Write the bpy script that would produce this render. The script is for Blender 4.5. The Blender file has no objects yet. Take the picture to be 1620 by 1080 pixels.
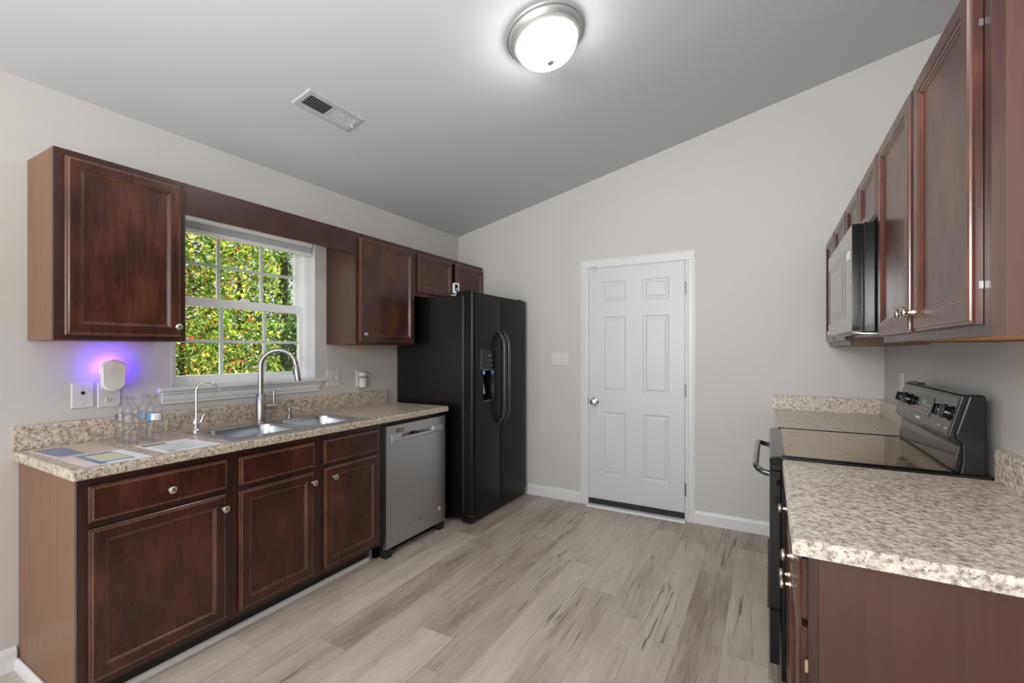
import bpy, bmesh, math, random
from mathutils import Vector, Matrix
random.seed(7)
PI = math.pi
SC = bpy.context.scene
COL = SC.collection

# ------------------------------------------------------------------ camera
cam = bpy.data.objects.new('camera', bpy.data.cameras.new('camera'))
COL.objects.link(cam)
YAW = math.atan(406 / 720)
CAM_H = 1.335
cam.location = (0, 0, CAM_H)
cam.rotation_euler = (PI / 2, 0, YAW)
cam.data.sensor_width = 36
cam.data.lens = 16.0
cam.data.shift_x = 0
cam.data.shift_y = 14 / 1620
cam.data.clip_start = 0.02
SC.camera = cam

# ------------------------------------------------------------------ world, sun, exposure
SC.view_settings.view_transform = 'Standard'
SC.view_settings.look = 'None'
SC.view_settings.gamma = 1
SC.view_settings.use_curve_mapping = False
SC.view_settings.exposure = 0.58
SC.cycles.use_denoising = True
SC.cycles.max_bounces = 10
SC.cycles.diffuse_bounces = 6
SC.cycles.transparent_max_bounces = 16
SC.cycles.caustics_reflective = False
SC.cycles.caustics_refractive = False
SC.cycles.sample_clamp_indirect = 6
WORLD_STRENGTH = 0.6
world = bpy.data.worlds.new('sky')
SC.world = world
world.use_nodes = True
bg = world.node_tree.nodes['Background']
bg.inputs['Color'].default_value = (0.98, 0.99, 1.0, 1)
bg.inputs['Strength'].default_value = WORLD_STRENGTH

sun_d = bpy.data.lights.new('sun', 'SUN')
sun_d.energy = 14
sun_d.angle = 0.01
sun_d.color = (1.0, 0.94, 0.82)
sun = bpy.data.objects.new('sun', sun_d)
COL.objects.link(sun)
sun.rotation_euler = Vector((0.10, -0.66, -0.74)).to_track_quat('-Z', 'Y').to_euler()


def area(name, loc, look, sx, sy, watts, col=(1, 1, 1)):
    d = bpy.data.lights.new(name, 'AREA')
    d.shape = 'RECTANGLE'
    d.size, d.size_y, d.energy, d.color = sx, sy, watts, col
    o = bpy.data.objects.new(name, d)
    COL.objects.link(o)
    o.location = loc
    o.rotation_euler = (Vector(look) - Vector(loc)).to_track_quat('-Z', 'Y').to_euler()
    return o


# fill lights added behind the camera, one forward and one bounced off the ceiling
area('rear_fill_light', (-1.0, -2.3, 1.4), (-1.0, 2.6, 1.9), 3.2, 2.0, 70, (1, 1, 1))
area('ceiling_bounce_fill', (-0.5, -0.8, 1.8), (-0.2, -0.1, 3.0), 0.9, 0.9, 72, (1, 1, 1))
DOME_EMIT = 22.0

# ------------------------------------------------------------------ materials
M = {}


def mat(name, rgb=(0.8, 0.8, 0.8), rough=0.5, metal=0.0, spec=0.5, coat=0.0):
    m = bpy.data.materials.new(name)
    m.use_nodes = True
    b = m.node_tree.nodes['Principled BSDF']
    b.inputs['Base Color'].default_value = (*rgb, 1)
    b.inputs['Roughness'].default_value = rough
    b.inputs['Metallic'].default_value = metal
    b.inputs['Specular IOR Level'].default_value = spec
    b.inputs['Coat Weight'].default_value = coat
    b.inputs['Coat Roughness'].default_value = 0.15
    M[name] = m
    return m


def N(m, t, **kw):
    n = m.node_tree.nodes.new(t)
    for k, v in kw.items():
        if hasattr(n, k):
            setattr(n, k, v)
        else:
            n.inputs[k].default_value = v
    return n


def L(m, a, b):
    m.node_tree.links.new(a, b)


def bsdf(m):
    return m.node_tree.nodes['Principled BSDF']


def coords(m, scale=(1, 1, 1), rot=(0, 0, 0)):
    tc = N(m, 'ShaderNodeTexCoord')
    mp = N(m, 'ShaderNodeMapping')
    mp.inputs['Scale'].default_value = scale
    mp.inputs['Rotation'].default_value = rot
    L(m, tc.outputs['Object'], mp.inputs['Vector'])
    return mp.outputs['Vector']


def noise(m, vec, scale, detail=4, rough=0.55):
    n = N(m, 'ShaderNodeTexNoise')
    n.inputs['Scale'].default_value = scale
    n.inputs['Detail'].default_value = detail
    n.inputs['Roughness'].default_value = rough
    L(m, vec, n.inputs['Vector'])
    return n.outputs['Fac']


def ramp(m, fac, stops, interp='LINEAR'):
    r = N(m, 'ShaderNodeValToRGB')
    cr = r.color_ramp
    cr.interpolation = interp
    while len(cr.elements) < len(stops):
        cr.elements.new(0.5)
    for e, (p, c) in zip(cr.elements, stops):
        e.position = p
        e.color = (*c, 1) if len(c) == 3 else c
    L(m, fac, r.inputs['Fac'])
    return r.outputs['Color']


def mixc(m, fac, a, b, mode='MIX'):
    x = N(m, 'ShaderNodeMix', data_type='RGBA', blend_type=mode)
    for s, v in ((x.inputs[0], fac), (x.inputs[6], a), (x.inputs[7], b)):
        if hasattr(v, 'is_output'):
            L(m, v, s)
        else:
            s.default_value = v if not isinstance(v, tuple) else (*v, 1)
    return x.outputs[2]


def math_(m, op, a, b=None, c=None):
    x = N(m, 'ShaderNodeMath', operation=op)
    for i, v in enumerate((a, b, c)):
        if v is None:
            continue
        if hasattr(v, 'is_output'):
            L(m, v, x.inputs[i])
        else:
            x.inputs[i].default_value = v
    return x.outputs[0]


def bump(m, h, strength, dist=0.002):
    b = N(m, 'ShaderNodeBump')
    b.inputs['Strength'].default_value = strength
    b.inputs['Distance'].default_value = dist
    L(m, h, b.inputs['Height'])
    L(m, b.outputs['Normal'], bsdf(m).inputs['Normal'])


def wood(name, dark, mid, light, rough, zs=1.3, coat=0.25):
    m = mat(name, mid, rough, coat=coat)
    v = coords(m, (14, 14, zs))
    g = noise(m, v, 6, 7, 0.65)
    v2 = coords(m, (2.6, 2.6, 1.7))
    b = noise(m, v2, 2.6, 4, 0.55)
    f = math_(m, 'MULTIPLY_ADD', g, 0.3, math_(m, 'MULTIPLY', b, 0.7))
    L(m, ramp(m, f, [(0.32, dark), (0.48, mid), (0.66, light)]), bsdf(m).inputs['Base Color'])
    L(m, ramp(m, g, [(0.3, (rough * 0.85,) * 3), (0.7, (rough * 1.2,) * 3)]), bsdf(m).inputs['Roughness'])
    bump(m, g, 0.06, 0.001)
    return m


wood('cherry_wood', (0.020, 0.0042, 0.003), (0.045, 0.0098, 0.0058), (0.100, 0.026, 0.0125), 0.30, coat=0.2)
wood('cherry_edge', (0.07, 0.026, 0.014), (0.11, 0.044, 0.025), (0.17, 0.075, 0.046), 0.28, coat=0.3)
wood('cherry_frame', (0.022, 0.005, 0.004), (0.034, 0.0085, 0.0065), (0.052, 0.014, 0.010), 0.36)
wood('cherry_side', (0.055, 0.020, 0.0125), (0.060, 0.022, 0.014), (0.066, 0.025, 0.016), 0.42, 0.8, 0.0)
m = wood('side_laminate', (0.162, 0.080, 0.041), (0.170, 0.085, 0.044), (0.178, 0.090, 0.047), 0.42, 0.8, 0.0)
wood('raw_maple', (0.52, 0.23, 0.06), (0.62, 0.29, 0.08), (0.70, 0.35, 0.11), 0.5, 10, 0.0)
mat('toe_kick_black', (0.010, 0.007, 0.007), 0.5)
mat('white_trim', (0.62, 0.625, 0.635), 0.35)
mat('white_door', (0.545, 0.55, 0.565), 0.38)
mat('white_vinyl', (0.84, 0.85, 0.87), 0.35)
mat('white_plastic', (0.64, 0.63, 0.61), 0.35)
mat('plate_plastic', (0.56, 0.55, 0.525), 0.4)
mat('dark_slot', (0.02, 0.018, 0.016), 0.6)
mat('blind_fabric', (0.70, 0.71, 0.72), 0.8)
m = mat('wall_paint', (0.50, 0.485, 0.463), 0.55, spec=0.35)
bump(m, noise(m, coords(m), 260, 2, 0.5), 0.04, 0.001)
m = mat('ceiling_paint', (0.535, 0.545, 0.565), 0.8, spec=0.2)
bump(m, noise(m, coords(m), 120, 2, 0.5), 0.05, 0.001)
mat('nickel', (0.62, 0.57, 0.50), 0.28, 1.0)
mat('chrome', (0.75, 0.74, 0.73), 0.10, 1.0)
mat('brass', (0.55, 0.42, 0.24), 0.35, 1.0)
mat('hinge_steel', (0.25, 0.25, 0.25), 0.35, 1.0)
m = mat('brushed_nickel', (0.37, 0.355, 0.335), 0.30, 1.0)
m = mat('sink_steel', (0.52, 0.54, 0.57), 0.24, 1.0)
m = mat('stainless', (0.50, 0.50, 0.505), 0.33, 1.0)
L(m, ramp(m, noise(m, coords(m, (2, 2, 140)), 6, 3), [(0.3, (0.27,) * 3), (0.7, (0.40,) * 3)]), bsdf(m).inputs['Roughness'])
mat('stainless_light', (0.60, 0.60, 0.60), 0.35, 1.0)
mat('stainless_micro', (0.56, 0.55, 0.53), 0.30, 1.0)
mat('microwave_glass', (0.16, 0.155, 0.14), 0.06, 0.6, 0.8)
m = mat('fridge_black', (0.0055, 0.0055, 0.006), 0.30, spec=0.2)
bump(m, noise(m, coords(m), 300, 2, 0.5), 0.10, 0.001)
m = mat('fridge_case', (0.0035, 0.0035, 0.004), 0.27, spec=0.5)
bump(m, noise(m, coords(m), 190, 3, 0.6), 0.55, 0.002)
mat('gloss_black', (0.005, 0.005, 0.0055), 0.10, spec=0.4)
mat('satin_black', (0.007, 0.007, 0.0075), 0.25, spec=0.3)
mat('black_rubber', (0.008, 0.008, 0.008), 0.6)
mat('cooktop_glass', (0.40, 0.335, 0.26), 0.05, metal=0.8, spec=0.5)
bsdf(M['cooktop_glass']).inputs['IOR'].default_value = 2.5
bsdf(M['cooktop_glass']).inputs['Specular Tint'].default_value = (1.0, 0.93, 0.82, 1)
mat('range_panel', (0.020, 0.017, 0.014), 0.16, spec=0.55)
mat('mark_white', (0.75, 0.75, 0.72), 0.5)
mat('mark_grey', (0.30, 0.30, 0.30), 0.5)
mat('handle_black', (0.018, 0.018, 0.019), 0.18, spec=0.7, coat=0.6)
mat('silver_trim', (0.5, 0.5, 0.5), 0.25, 1.0)
mat('nickel_rim', (0.50, 0.50, 0.50), 0.42, 0.75)
mat('vent_metal', (0.44, 0.44, 0.45), 0.5)
mat('paper_white', (0.86, 0.88, 0.92), 0.3)
mat('paper_tan', (0.56, 0.47, 0.34), 0.35)
mat('paper_cream', (0.62, 0.60, 0.40), 0.35)
mat('paper_blue', (0.17, 0.22, 0.34), 0.35)
mat('paper_teal', (0.04, 0.22, 0.36), 0.35)
mat('paper_pink', (0.70, 0.60, 0.58), 0.35)
mat('paper_photo', (0.14, 0.17, 0.10), 0.35)
mat('paper_ink', (0.40, 0.44, 0.52), 0.4)
mat('label_blue', (0.02, 0.22, 0.48), 0.4)
mat('label_white', (0.78, 0.80, 0.82), 0.4)
mat('label_ink', (0.08, 0.09, 0.12), 0.4)
mat('cap_plastic', (0.72, 0.74, 0.75), 0.35)
mat('bark', (0.045, 0.032, 0.022), 0.9)


def emit(name, rgb, s):
    m = mat(name, rgb)
    bsdf(m).inputs['Emission Color'].default_value = (*rgb, 1)
    bsdf(m).inputs['Emission Strength'].default_value = s
    return m


emit('dome_glass', (1.0, 0.985, 0.96), DOME_EMIT)
emit('violet_glow', (0.11, 0.03, 1.0), 55)
emit('green_digits', (0.15, 0.8, 0.1), 0.6)
emit('blue_led', (0.2, 0.35, 1.0), 0.5)


def clear(name, tint, gloss, bumpy=0.0):
    m = bpy.data.materials.new(name)
    m.use_nodes = True
    nt = m.node_tree
    nt.nodes.remove(nt.nodes['Principled BSDF'])
    out = nt.nodes['Material Output']
    t = N(m, 'ShaderNodeBsdfTransparent')
    t.inputs['Color'].default_value = (*tint, 1)
    g = N(m, 'ShaderNodeBsdfGlossy')
    g.inputs['Roughness'].default_value = 0.05
    lw = N(m, 'ShaderNodeLayerWeight')
    lw.inputs['Blend'].default_value = 0.5
    fac = math_(m, 'MULTIPLY_ADD', math_(m, 'POWER', lw.outputs['Facing'], 3.0), gloss, 0.03)
    mx = N(m, 'ShaderNodeMixShader')
    L(m, fac, mx.inputs[0])
    L(m, t.outputs[0], mx.inputs[1])
    L(m, g.outputs[0], mx.inputs[2])
    L(m, mx.outputs[0], out.inputs['Surface'])
    M[name] = m
    return m


clear('window_glass', (0.97, 0.985, 0.975), 0.5)
clear('cap_clear', (0.82, 0.84, 0.86), 0.9)
clear('bottle_plastic', (0.945, 0.95, 0.955), 0.85)

# laminate that looks like speckled granite
def laminate(name, tan, contrast):
    m = mat(name, (0.5, 0.45, 0.4), 0.29, spec=0.45)
    v = coords(m)
    big = noise(m, v, 60, 5, 0.66)
    fine = noise(m, v, 120, 4, 0.62)
    mid = noise(m, coords(m, (1, 1.6, 1), (0.3, 0.2, 0.5)), 95, 5, 0.65)
    base = ramp(m, big, [(0.38, (0.26 * tan[0], 0.215 * tan[1], 0.17 * tan[2])), (0.50, (0.45 * tan[0], 0.39 * tan[1], 0.325 * tan[2])), (0.62, (0.58 * tan[0], 0.53 * tan[1], 0.46 * tan[2]))])
    sp = ramp(m, mid, [(0.36, (0.08, 0.065, 0.055)), (0.45, (1, 1, 1))])
    c1 = mixc(m, contrast, base, sp, 'MULTIPLY')
    wh = ramp(m, fine, [(0.56, (0, 0, 0)), (0.66, (1, 1, 1))])
    c2 = mixc(m, math_(m, 'MULTIPLY', wh, 0.55), c1, (0.66, 0.62, 0.56))
    bk = ramp(m, fine, [(0.34, (1, 1, 1)), (0.40, (0, 0, 0))])
    c3 = mixc(m, math_(m, 'MULTIPLY', bk, 0.6), c2, (0.045, 0.038, 0.034))
    L(m, c3, bsdf(m).inputs['Base Color'])
    return m


laminate('granite_tan', (1.10, 1.06, 1.00), 0.85)
laminate('granite_grey', (1.16, 1.19, 1.22), 0.5)

# vinyl plank floor
m = mat('plank_floor', (0.45, 0.4, 0.35), 0.42, spec=0.4)
tc = N(m, 'ShaderNodeTexCoord')
sep = N(m, 'ShaderNodeSeparateXYZ')
L(m, tc.outputs['Object'], sep.inputs[0])
PW, PL = 0.182, 1.22
xs = math_(m, 'DIVIDE', sep.outputs[0], PW)
row = math_(m, 'FLOOR', xs)
wn = N(m, 'ShaderNodeTexWhiteNoise', noise_dimensions='1D')
L(m, row, wn.inputs['W'])
ys = math_(m, 'ADD', math_(m, 'DIVIDE', sep.outputs[1], PL), math_(m, 'MULTIPLY', wn.outputs['Value'], 7.3))
colm = math_(m, 'FLOOR', ys)
cb = N(m, 'ShaderNodeCombineXYZ')
L(m, row, cb.inputs[0]); L(m, colm, cb.inputs[1])
wn2 = N(m, 'ShaderNodeTexWhiteNoise', noise_dimensions='2D')
L(m, cb.outputs[0], wn2.inputs['Vector'])
rnd = wn2.outputs['Value']
off = N(m, 'ShaderNodeVectorMath', operation='MULTIPLY_ADD')
L(m, wn2.outputs['Color'], off.inputs[0])
off.inputs[1].default_value = (13, 17, 9)
L(m, tc.outputs['Object'], off.inputs[2])
def pm(scale):
    mp = N(m, 'ShaderNodeMapping')
    mp.inputs['Scale'].default_value = scale
    L(m, off.outputs[0], mp.inputs['Vector'])
    return mp.outputs['Vector']
grain = noise(m, pm((34, 1.6, 1)), 3.2, 8, 0.68)
cloud = noise(m, pm((5, 0.9, 1)), 2.0, 4, 0.55)
crack = noise(m, pm((11, 0.36, 1)), 1.5, 3, 0.45)
knot = noise(m, pm((6, 3, 1)), 2.6, 2, 0.5)
tone = math_(m, 'ADD', math_(m, 'MULTIPLY', grain, 0.40), math_(m, 'ADD', math_(m, 'MULTIPLY', cloud, 0.42), math_(m, 'MULTIPLY', rnd, 0.20)))
base = ramp(m, tone, [(0.34, (0.27, 0.222, 0.177)), (0.48, (0.43, 0.374, 0.315)), (0.66, (0.58, 0.52, 0.45))])
# thin cracks follow one level of a stretched noise
lv = math_(m, 'ABSOLUTE', math_(m, 'SUBTRACT', crack, 0.5))
ck = ramp(m, lv, [(0.0, (1, 1, 1)), (0.005, (0.9, 0.9, 0.9)), (0.010, (0, 0, 0))])
gate = ramp(m, noise(m, pm((2.4, 0.8, 1)), 2.1, 2, 0.5), [(0.50, (0, 0, 0)), (0.58, (1, 1, 1))])
ckg = math_(m, 'MULTIPLY', math_(m, 'MULTIPLY', ck, gate), 0.8)
base = mixc(m, ckg, base, (0.10, 0.08, 0.065))
kn = ramp(m, knot, [(0.70, (0, 0, 0)), (0.78, (1, 1, 1))])
base = mixc(m, math_(m, 'MULTIPLY', kn, 0.5), base, (0.22, 0.185, 0.15))
# seams
fx = math_(m, 'FRACT', xs); fy = math_(m, 'FRACT', ys)
ex = math_(m, 'MINIMUM', fx, math_(m, 'SUBTRACT', 1.0, fx))
ey = math_(m, 'MINIMUM', fy, math_(m, 'SUBTRACT', 1.0, fy))
seam = math_(m, 'MAXIMUM', math_(m, 'LESS_THAN', ex, 0.006), math_(m, 'LESS_THAN', ey, 0.0010))
base = mixc(m, math_(m, 'MULTIPLY', seam, 0.45), base, (0.20, 0.17, 0.14))
L(m, base, bsdf(m).inputs['Base Color'])
L(m, ramp(m, grain, [(0.3, (0.50,) * 3), (0.7, (0.36,) * 3)]), bsdf(m).inputs['Roughness'])
bump(m, grain, 0.10, 0.001)

# leaves, coloured leaf by leaf
def leaf(name, stops):
    m = bpy.data.materials.new(name)
    m.use_nodes = True
    b = bsdf(m)
    gi = N(m, 'ShaderNodeNewGeometry')
    c = ramp(m, gi.outputs['Random Per Island'], stops, 'CONSTANT')
    L(m, c, b.inputs['Base Color'])
    b.inputs['Roughness'].default_value = 0.3
    tr = N(m, 'ShaderNodeBsdfTranslucent')
    L(m, c, tr.inputs['Color'])
    mx = N(m, 'ShaderNodeMixShader')
    mx.inputs[0].default_value = 0.5
    L(m, b.outputs[0], mx.inputs[1])
    L(m, tr.outputs[0], mx.inputs[2])
    L(m, mx.outputs[0], m.node_tree.nodes['Material Output'].inputs['Surface'])
    M[name] = m


leaf('leaf_autumn', [(0, (0.30, 0.36, 0.035)), (0.16, (0.55, 0.52, 0.07)), (0.26, (0.15, 0.28, 0.03)), (0.52, (0.06, 0.15, 0.02)), (0.78, (0.03, 0.075, 0.015)), (0.88, (0.70, 0.58, 0.20)), (0.93, (0.60, 0.22, 0.05)), (0.97, (0.40, 0.06, 0.03))])
leaf('leaf_yellow', [(0, (0.40, 0.44, 0.04)), (0.20, (0.20, 0.34, 0.035)), (0.48, (0.08, 0.19, 0.025)), (0.74, (0.035, 0.09, 0.015)), (0.88, (0.66, 0.60, 0.13)), (0.95, (0.62, 0.25, 0.05))])
leaf('leaf_green', [(0, (0.045, 0.11, 0.02)), (0.35, (0.08, 0.17, 0.03)), (0.60, (0.022, 0.055, 0.014)), (0.92, (0.22, 0.32, 0.07))])
m = mat('grass_ground', (0.10, 0.14, 0.04), 0.9)
L(m, ramp(m, noise(m, coords(m), 3, 5), [(0.3, (0.05, 0.07, 0.02)), (0.7, (0.22, 0.22, 0.07))]), bsdf(m).inputs['Base Color'])


# ------------------------------------------------------------------ object helpers
def thing(name, label, cat, loc, group=None, kind=None):
    o = bpy.data.objects.new(name, None)
    COL.objects.link(o)
    o.location = loc
    o.empty_display_size = 0.1
    o['label'], o['category'] = label, cat
    if group:
        o['group'] = group
    if kind:
        o['kind'] = kind
    return o


def wloc(o):
    v = Vector((0, 0, 0))
    while o:
        v += o.location
        o = o.parent
    return v


def obj(name, bm, mats, parent=None, smooth=False, label=None, bevel=0, origin=None):
    """link one mesh; the bmesh is in world space"""
    bmesh.ops.remove_doubles(bm, verts=bm.verts, dist=1e-5)
    bmesh.ops.recalc_face_normals(bm, faces=bm.faces)
    me = bpy.data.meshes.new(name)
    org = wloc(parent) if parent else Vector(origin or (0, 0, 0))
    bmesh.ops.translate(bm, verts=bm.verts, vec=-org)
    if smooth:
        for f in bm.faces:
            f.smooth = True
    bm.to_mesh(me)
    bm.free()
    if smooth:
        me.set_sharp_from_angle(angle=math.radians(38))
    for k in (mats if isinstance(mats, (list, tuple)) else [mats]):
        me.materials.append(M[k])
    o = bpy.data.objects.new(name, me)
    COL.objects.link(o)
    if parent:
        o.parent = parent
    else:
        o.location = org
    if label:
        o['label'] = label
    if bevel:
        b = o.modifiers.new('edge', 'BEVEL')
        b.width, b.segments, b.limit_method, b.angle_limit = bevel, 2, 'ANGLE', 0.6
    return o


def tag(o, label, cat, group=None):
    o['label'], o['category'] = label, cat
    if group:
        o['group'] = group
    return o


def struct(name, bm, mats, parent=None, origin=None, **kw):
    o = obj(name, bm, mats, parent, origin=origin, **kw)
    if not parent:
        o['kind'] = 'structure'
    return o


def dup(root, loc, label, group=None):
    r = root.copy()
    COL.objects.link(r)
    r.location = loc
    r['label'] = label
    if group:
        r['group'] = group
    for ch in list(root.children):
        c = ch.copy()
        COL.objects.link(c)
        c.parent = r
        for g in list(ch.children):
            d = g.copy()
            COL.objects.link(d)
            d.parent = c
    return r


# ------------------------------------------------------------------ mesh helpers
BM = bmesh.new


def box(bm, x0, x1, y0, y1, z0, z1, mi=0):
    v = [bm.verts.new(p) for p in ((x0, y0, z0), (x1, y0, z0), (x1, y1, z0), (x0, y1, z0), (x0, y0, z1), (x1, y0, z1), (x1, y1, z1), (x0, y1, z1))]
    for q in ((0, 3, 2, 1), (4, 5, 6, 7), (0, 1, 5, 4), (1, 2, 6, 5), (2, 3, 7, 6), (3, 0, 4, 7)):
        bm.faces.new([v[i] for i in q]).material_index = mi
    return bm


def B(*a, mi=0):
    return box(BM(), *a, mi=mi)


def ring(bm, pts):
    return [bm.verts.new(p) for p in pts]


def bridge(bm, a, b, mi=0, closed=True):
    n = len(a)
    for i in range(n if closed else n - 1):
        j = (i + 1) % n
        try:
            bm.faces.new((a[i], a[j], b[j], b[i])).material_index = mi
        except ValueError:
            pass


def cap(bm, r, mi=0):
    bm.faces.new(r).material_index = mi


def basis(d):
    d = Vector(d).normalized()
    u = d.orthogonal().normalized()
    return d, u, d.cross(u)


def lathe(bm, prof, o, d, n=24, mi=0, capped=True):
    """prof: (radius, distance along d)"""
    o = Vector(o)
    d, u, w = basis(d)
    rs = []
    for r, h in prof:
        rs.append(ring(bm, [o + d * h + (u * math.cos(2 * PI * i / n) + w * math.sin(2 * PI * i / n)) * max(r, 1e-4) for i in range(n)]))
    for a, b in zip(rs, rs[1:]):
        bridge(bm, a, b, mi)
    if capped:
        cap(bm, rs[0], mi)
        cap(bm, rs[-1], mi)
    return bm


def tube(bm, pts, r, n=14, mi=0, sy=1.0):
    pts = [Vector(p) for p in pts]
    rad = r if isinstance(r, (list, tuple)) else [r] * len(pts)
    prev = None
    rs = []
    for i, p in enumerate(pts):
        t = (pts[min(i + 1, len(pts) - 1)] - pts[max(i - 1, 0)]).normalized()
        if prev is None:
            u = t.orthogonal().normalized()
        else:
            u = (prev - t * prev.dot(t)).normalized()
        prev = u
        w = t.cross(u)
        rs.append(ring(bm, [p + (u * math.cos(2 * PI * k / n) + w * math.sin(2 * PI * k / n) * sy) * rad[i] for k in range(n)]))
    for a, b in zip(rs, rs[1:]):
        bridge(bm, a, b, mi)
    cap(bm, rs[0], mi)
    cap(bm, rs[-1], mi)
    return bm


def arc(c, a0, a1, r, e1, e2, n=10):
    c, e1, e2 = Vector(c), Vector(e1), Vector(e2)
    return [c + (e1 * math.cos(a0 + (a1 - a0) * i / n) + e2 * math.sin(a0 + (a1 - a0) * i / n)) * r for i in range(n + 1)]


def prism(bm, prof, axis, a0, a1, mi=0, mis=None):
    """extrude a closed 2D profile; axis 'y': profile is (x,z); axis 'x': profile is (y,z); 'z': (x,y)"""
    def P(p, a):
        return {'y': (p[0], a, p[1]), 'x': (a, p[0], p[1]), 'z': (p[0], p[1], a)}[axis]
    r0 = ring(bm, [P(p, a0) for p in prof])
    r1 = ring(bm, [P(p, a1) for p in prof])
    n = len(prof)
    for i in range(n):
        j = (i + 1) % n
        bm.faces.new((r0[i], r0[j], r1[j], r1[i])).material_index = mis[i] if mis else mi
    cap(bm, r0, mi)
    cap(bm, r1, mi)
    return bm


def facing(x, s):
    """surface frame of a front at plane x looking along s*x: (u, v, w) -> world"""
    return lambda u, v, w: Vector((x + s * w, u, v))


def rect(f, u0, u1, v0, v1, w):
    return [f(u0, v0, w), f(u1, v0, w), f(u1, v1, w), f(u0, v1, w)]


def nested(bm, f, u0, u1, v0, v1, loops, mi=0, last_mi=None, back=True, edge=()):
    rs = [ring(bm, rect(f, u0 + i, u1 - i, v0 + i, v1 - i, w)) for i, w in loops]
    for k, (a, b) in enumerate(zip(rs, rs[1:])):
        bridge(bm, a, b, 1 if k in edge else mi)
    cap(bm, rs[-1], mi if last_mi is None else last_mi)
    if back:
        cap(bm, rs[0], mi)
    return bm


DOOR_L = [(0, 0), (0, .011), (.003, .0135), (.007, .014), (.008, .017), (.013, .0195), (.046, .0195), (.048, .0165), (.052, .0155), (.055, .012), (.058, .0115), (.059, .010)]
DRAW_L = [(0, 0), (0, .011), (.003, .0135), (.007, .014), (.008, .017), (.014, .0195)]


def knob_bm(f, u, v, r=.0155, h=.030):
    bm = BM()
    o, d = f(u, v, 0), f(u, v, 1) - f(u, v, 0)
    k = r / .0155
    lathe(bm, [(.0085 * k, 0), (.0085 * k, .002), (.0055 * k, .006), (.005 * k, h * .45), (.0075 * k, h * .56), (r * .92, h * .64), (r, h * .74), (r * .96, h * .86), (r * .75, h * .95), (r * .3, h), (0, h)], o, d, 22)
    return bm


def front(parent, kind, f, u0, u1, v0, v1, knob=None, name=None):
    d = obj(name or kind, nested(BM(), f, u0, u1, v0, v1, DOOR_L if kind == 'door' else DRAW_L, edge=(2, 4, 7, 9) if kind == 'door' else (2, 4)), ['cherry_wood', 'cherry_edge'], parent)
    if knob:
        fk = lambda a, b, c: f(a, b, c + .0195)
        obj('knob', knob_bm(fk, *knob), 'nickel', d, smooth=True)
    return d


def grid_panel(bm, f, u0, u1, v0, v1, depth, rec, mi=0):
    """slab front with sunk or raised rectangles: rec = [(ua,ub,va,vb,loops,last_mi)]"""
    us = sorted({u0, u1, *[a for r in rec for a in r[:2]]})
    vs = sorted({v0, v1, *[a for r in rec for a in r[2:4]]})
    for i in range(len(us) - 1):
        for j in range(len(vs) - 1):
            cu, cv = (us[i] + us[i + 1]) / 2, (vs[j] + vs[j + 1]) / 2
            if any(r[0] < cu < r[1] and r[2] < cv < r[3] for r in rec):
                continue
            cap(bm, ring(bm, rect(f, us[i], us[i + 1], vs[j], vs[j + 1], 0)), mi)
    for r in rec:
        nested(bm, f, *r[:4], r[4], mi, r[5] if len(r) > 5 else None, back=False)
    # sides and back
    def strip(vals, mk):
        a = [bm.verts.new(mk(t, 0)) for t in vals]
        b = [bm.verts.new(mk(t, -depth)) for t in vals]
        for k in range(len(vals) - 1):
            bm.faces.new((a[k], a[k + 1], b[k + 1], b[k])).material_index = mi
    strip(us, lambda t, w: f(t, v0, w)); strip(us, lambda t, w: f(t, v1, w))
    strip(vs, lambda t, w: f(u0, t, w)); strip(vs, lambda t, w: f(u1, t, w))
    cap(bm, ring(bm, rect(f, u0, u1, v0, v1, -depth)), mi)
    return bm


def frame_ring(bm, f, u0, u1, v0, v1, l, r, b, t, w0, w1, mi=0):
    o0, o1 = (ring(bm, rect(f, u0, u1, v0, v1, w)) for w in (w0, w1))
    i0, i1 = (ring(bm, rect(f, u0 + l, u1 - r, v0 + b, v1 - t, w)) for w in (w0, w1))
    bridge(bm, o0, o1, mi); bridge(bm, i0, i1, mi); bridge(bm, o0, i0, mi); bridge(bm, o1, i1, mi)
    return bm


def rrect(cx, cy, hx, hy, r, z, n=6):
    out = []
    for k, (sx, sy) in enumerate(((1, 1), (-1, 1), (-1, -1), (1, -1))):
        for i in range(n + 1):
            a = PI / 2 * (k + i / n)
            out.append((cx + sx * (hx - r) + r * math.cos(a), cy + sy * (hy - r) + r * math.sin(a), z))
    return out


def text_part(name, body, size, loc, xdir, ydir, mat_, parent, depth=0.0006):
    cu = bpy.data.curves.new(name, 'FONT')
    cu.body, cu.size, cu.align_x, cu.align_y, cu.extrude = body, size, 'CENTER', 'CENTER', depth
    t = bpy.data.objects.new(name, cu)
    COL.objects.link(t)
    bpy.context.view_layer.update()
    me = bpy.data.meshes.new_from_object(t.evaluated_get(bpy.context.evaluated_depsgraph_get()))
    bpy.data.objects.remove(t)
    X, Y = Vector(xdir).normalized(), Vector(ydir).normalized()
    Z = X.cross(Y)
    me.transform(Matrix(((X.x, Y.x, Z.x, loc[0]), (X.y, Y.y, Z.y, loc[1]), (X.z, Y.z, Z.z, loc[2]), (0, 0, 0, 1))))
    me.transform(Matrix.Translation(-wloc(parent)))
    me.materials.clear()
    me.materials.append(M[mat_])
    o = bpy.data.objects.new(name, me)
    COL.objects.link(o)
    o.parent = parent
    return o


# ------------------------------------------------------------------ room shell
XL, XR, YB = -2.756, 0.657, 3.773
YN = -2.4                                    # the room is open to the living area behind the camera
CZ = lambda x: 2.487 + 0.2212 * (x - XL)     # vaulted ceiling
WX = 0.16
WY0, WY1, WZ0, WZ1 = 1.21, 2.093, 1.135, 2.10

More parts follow.
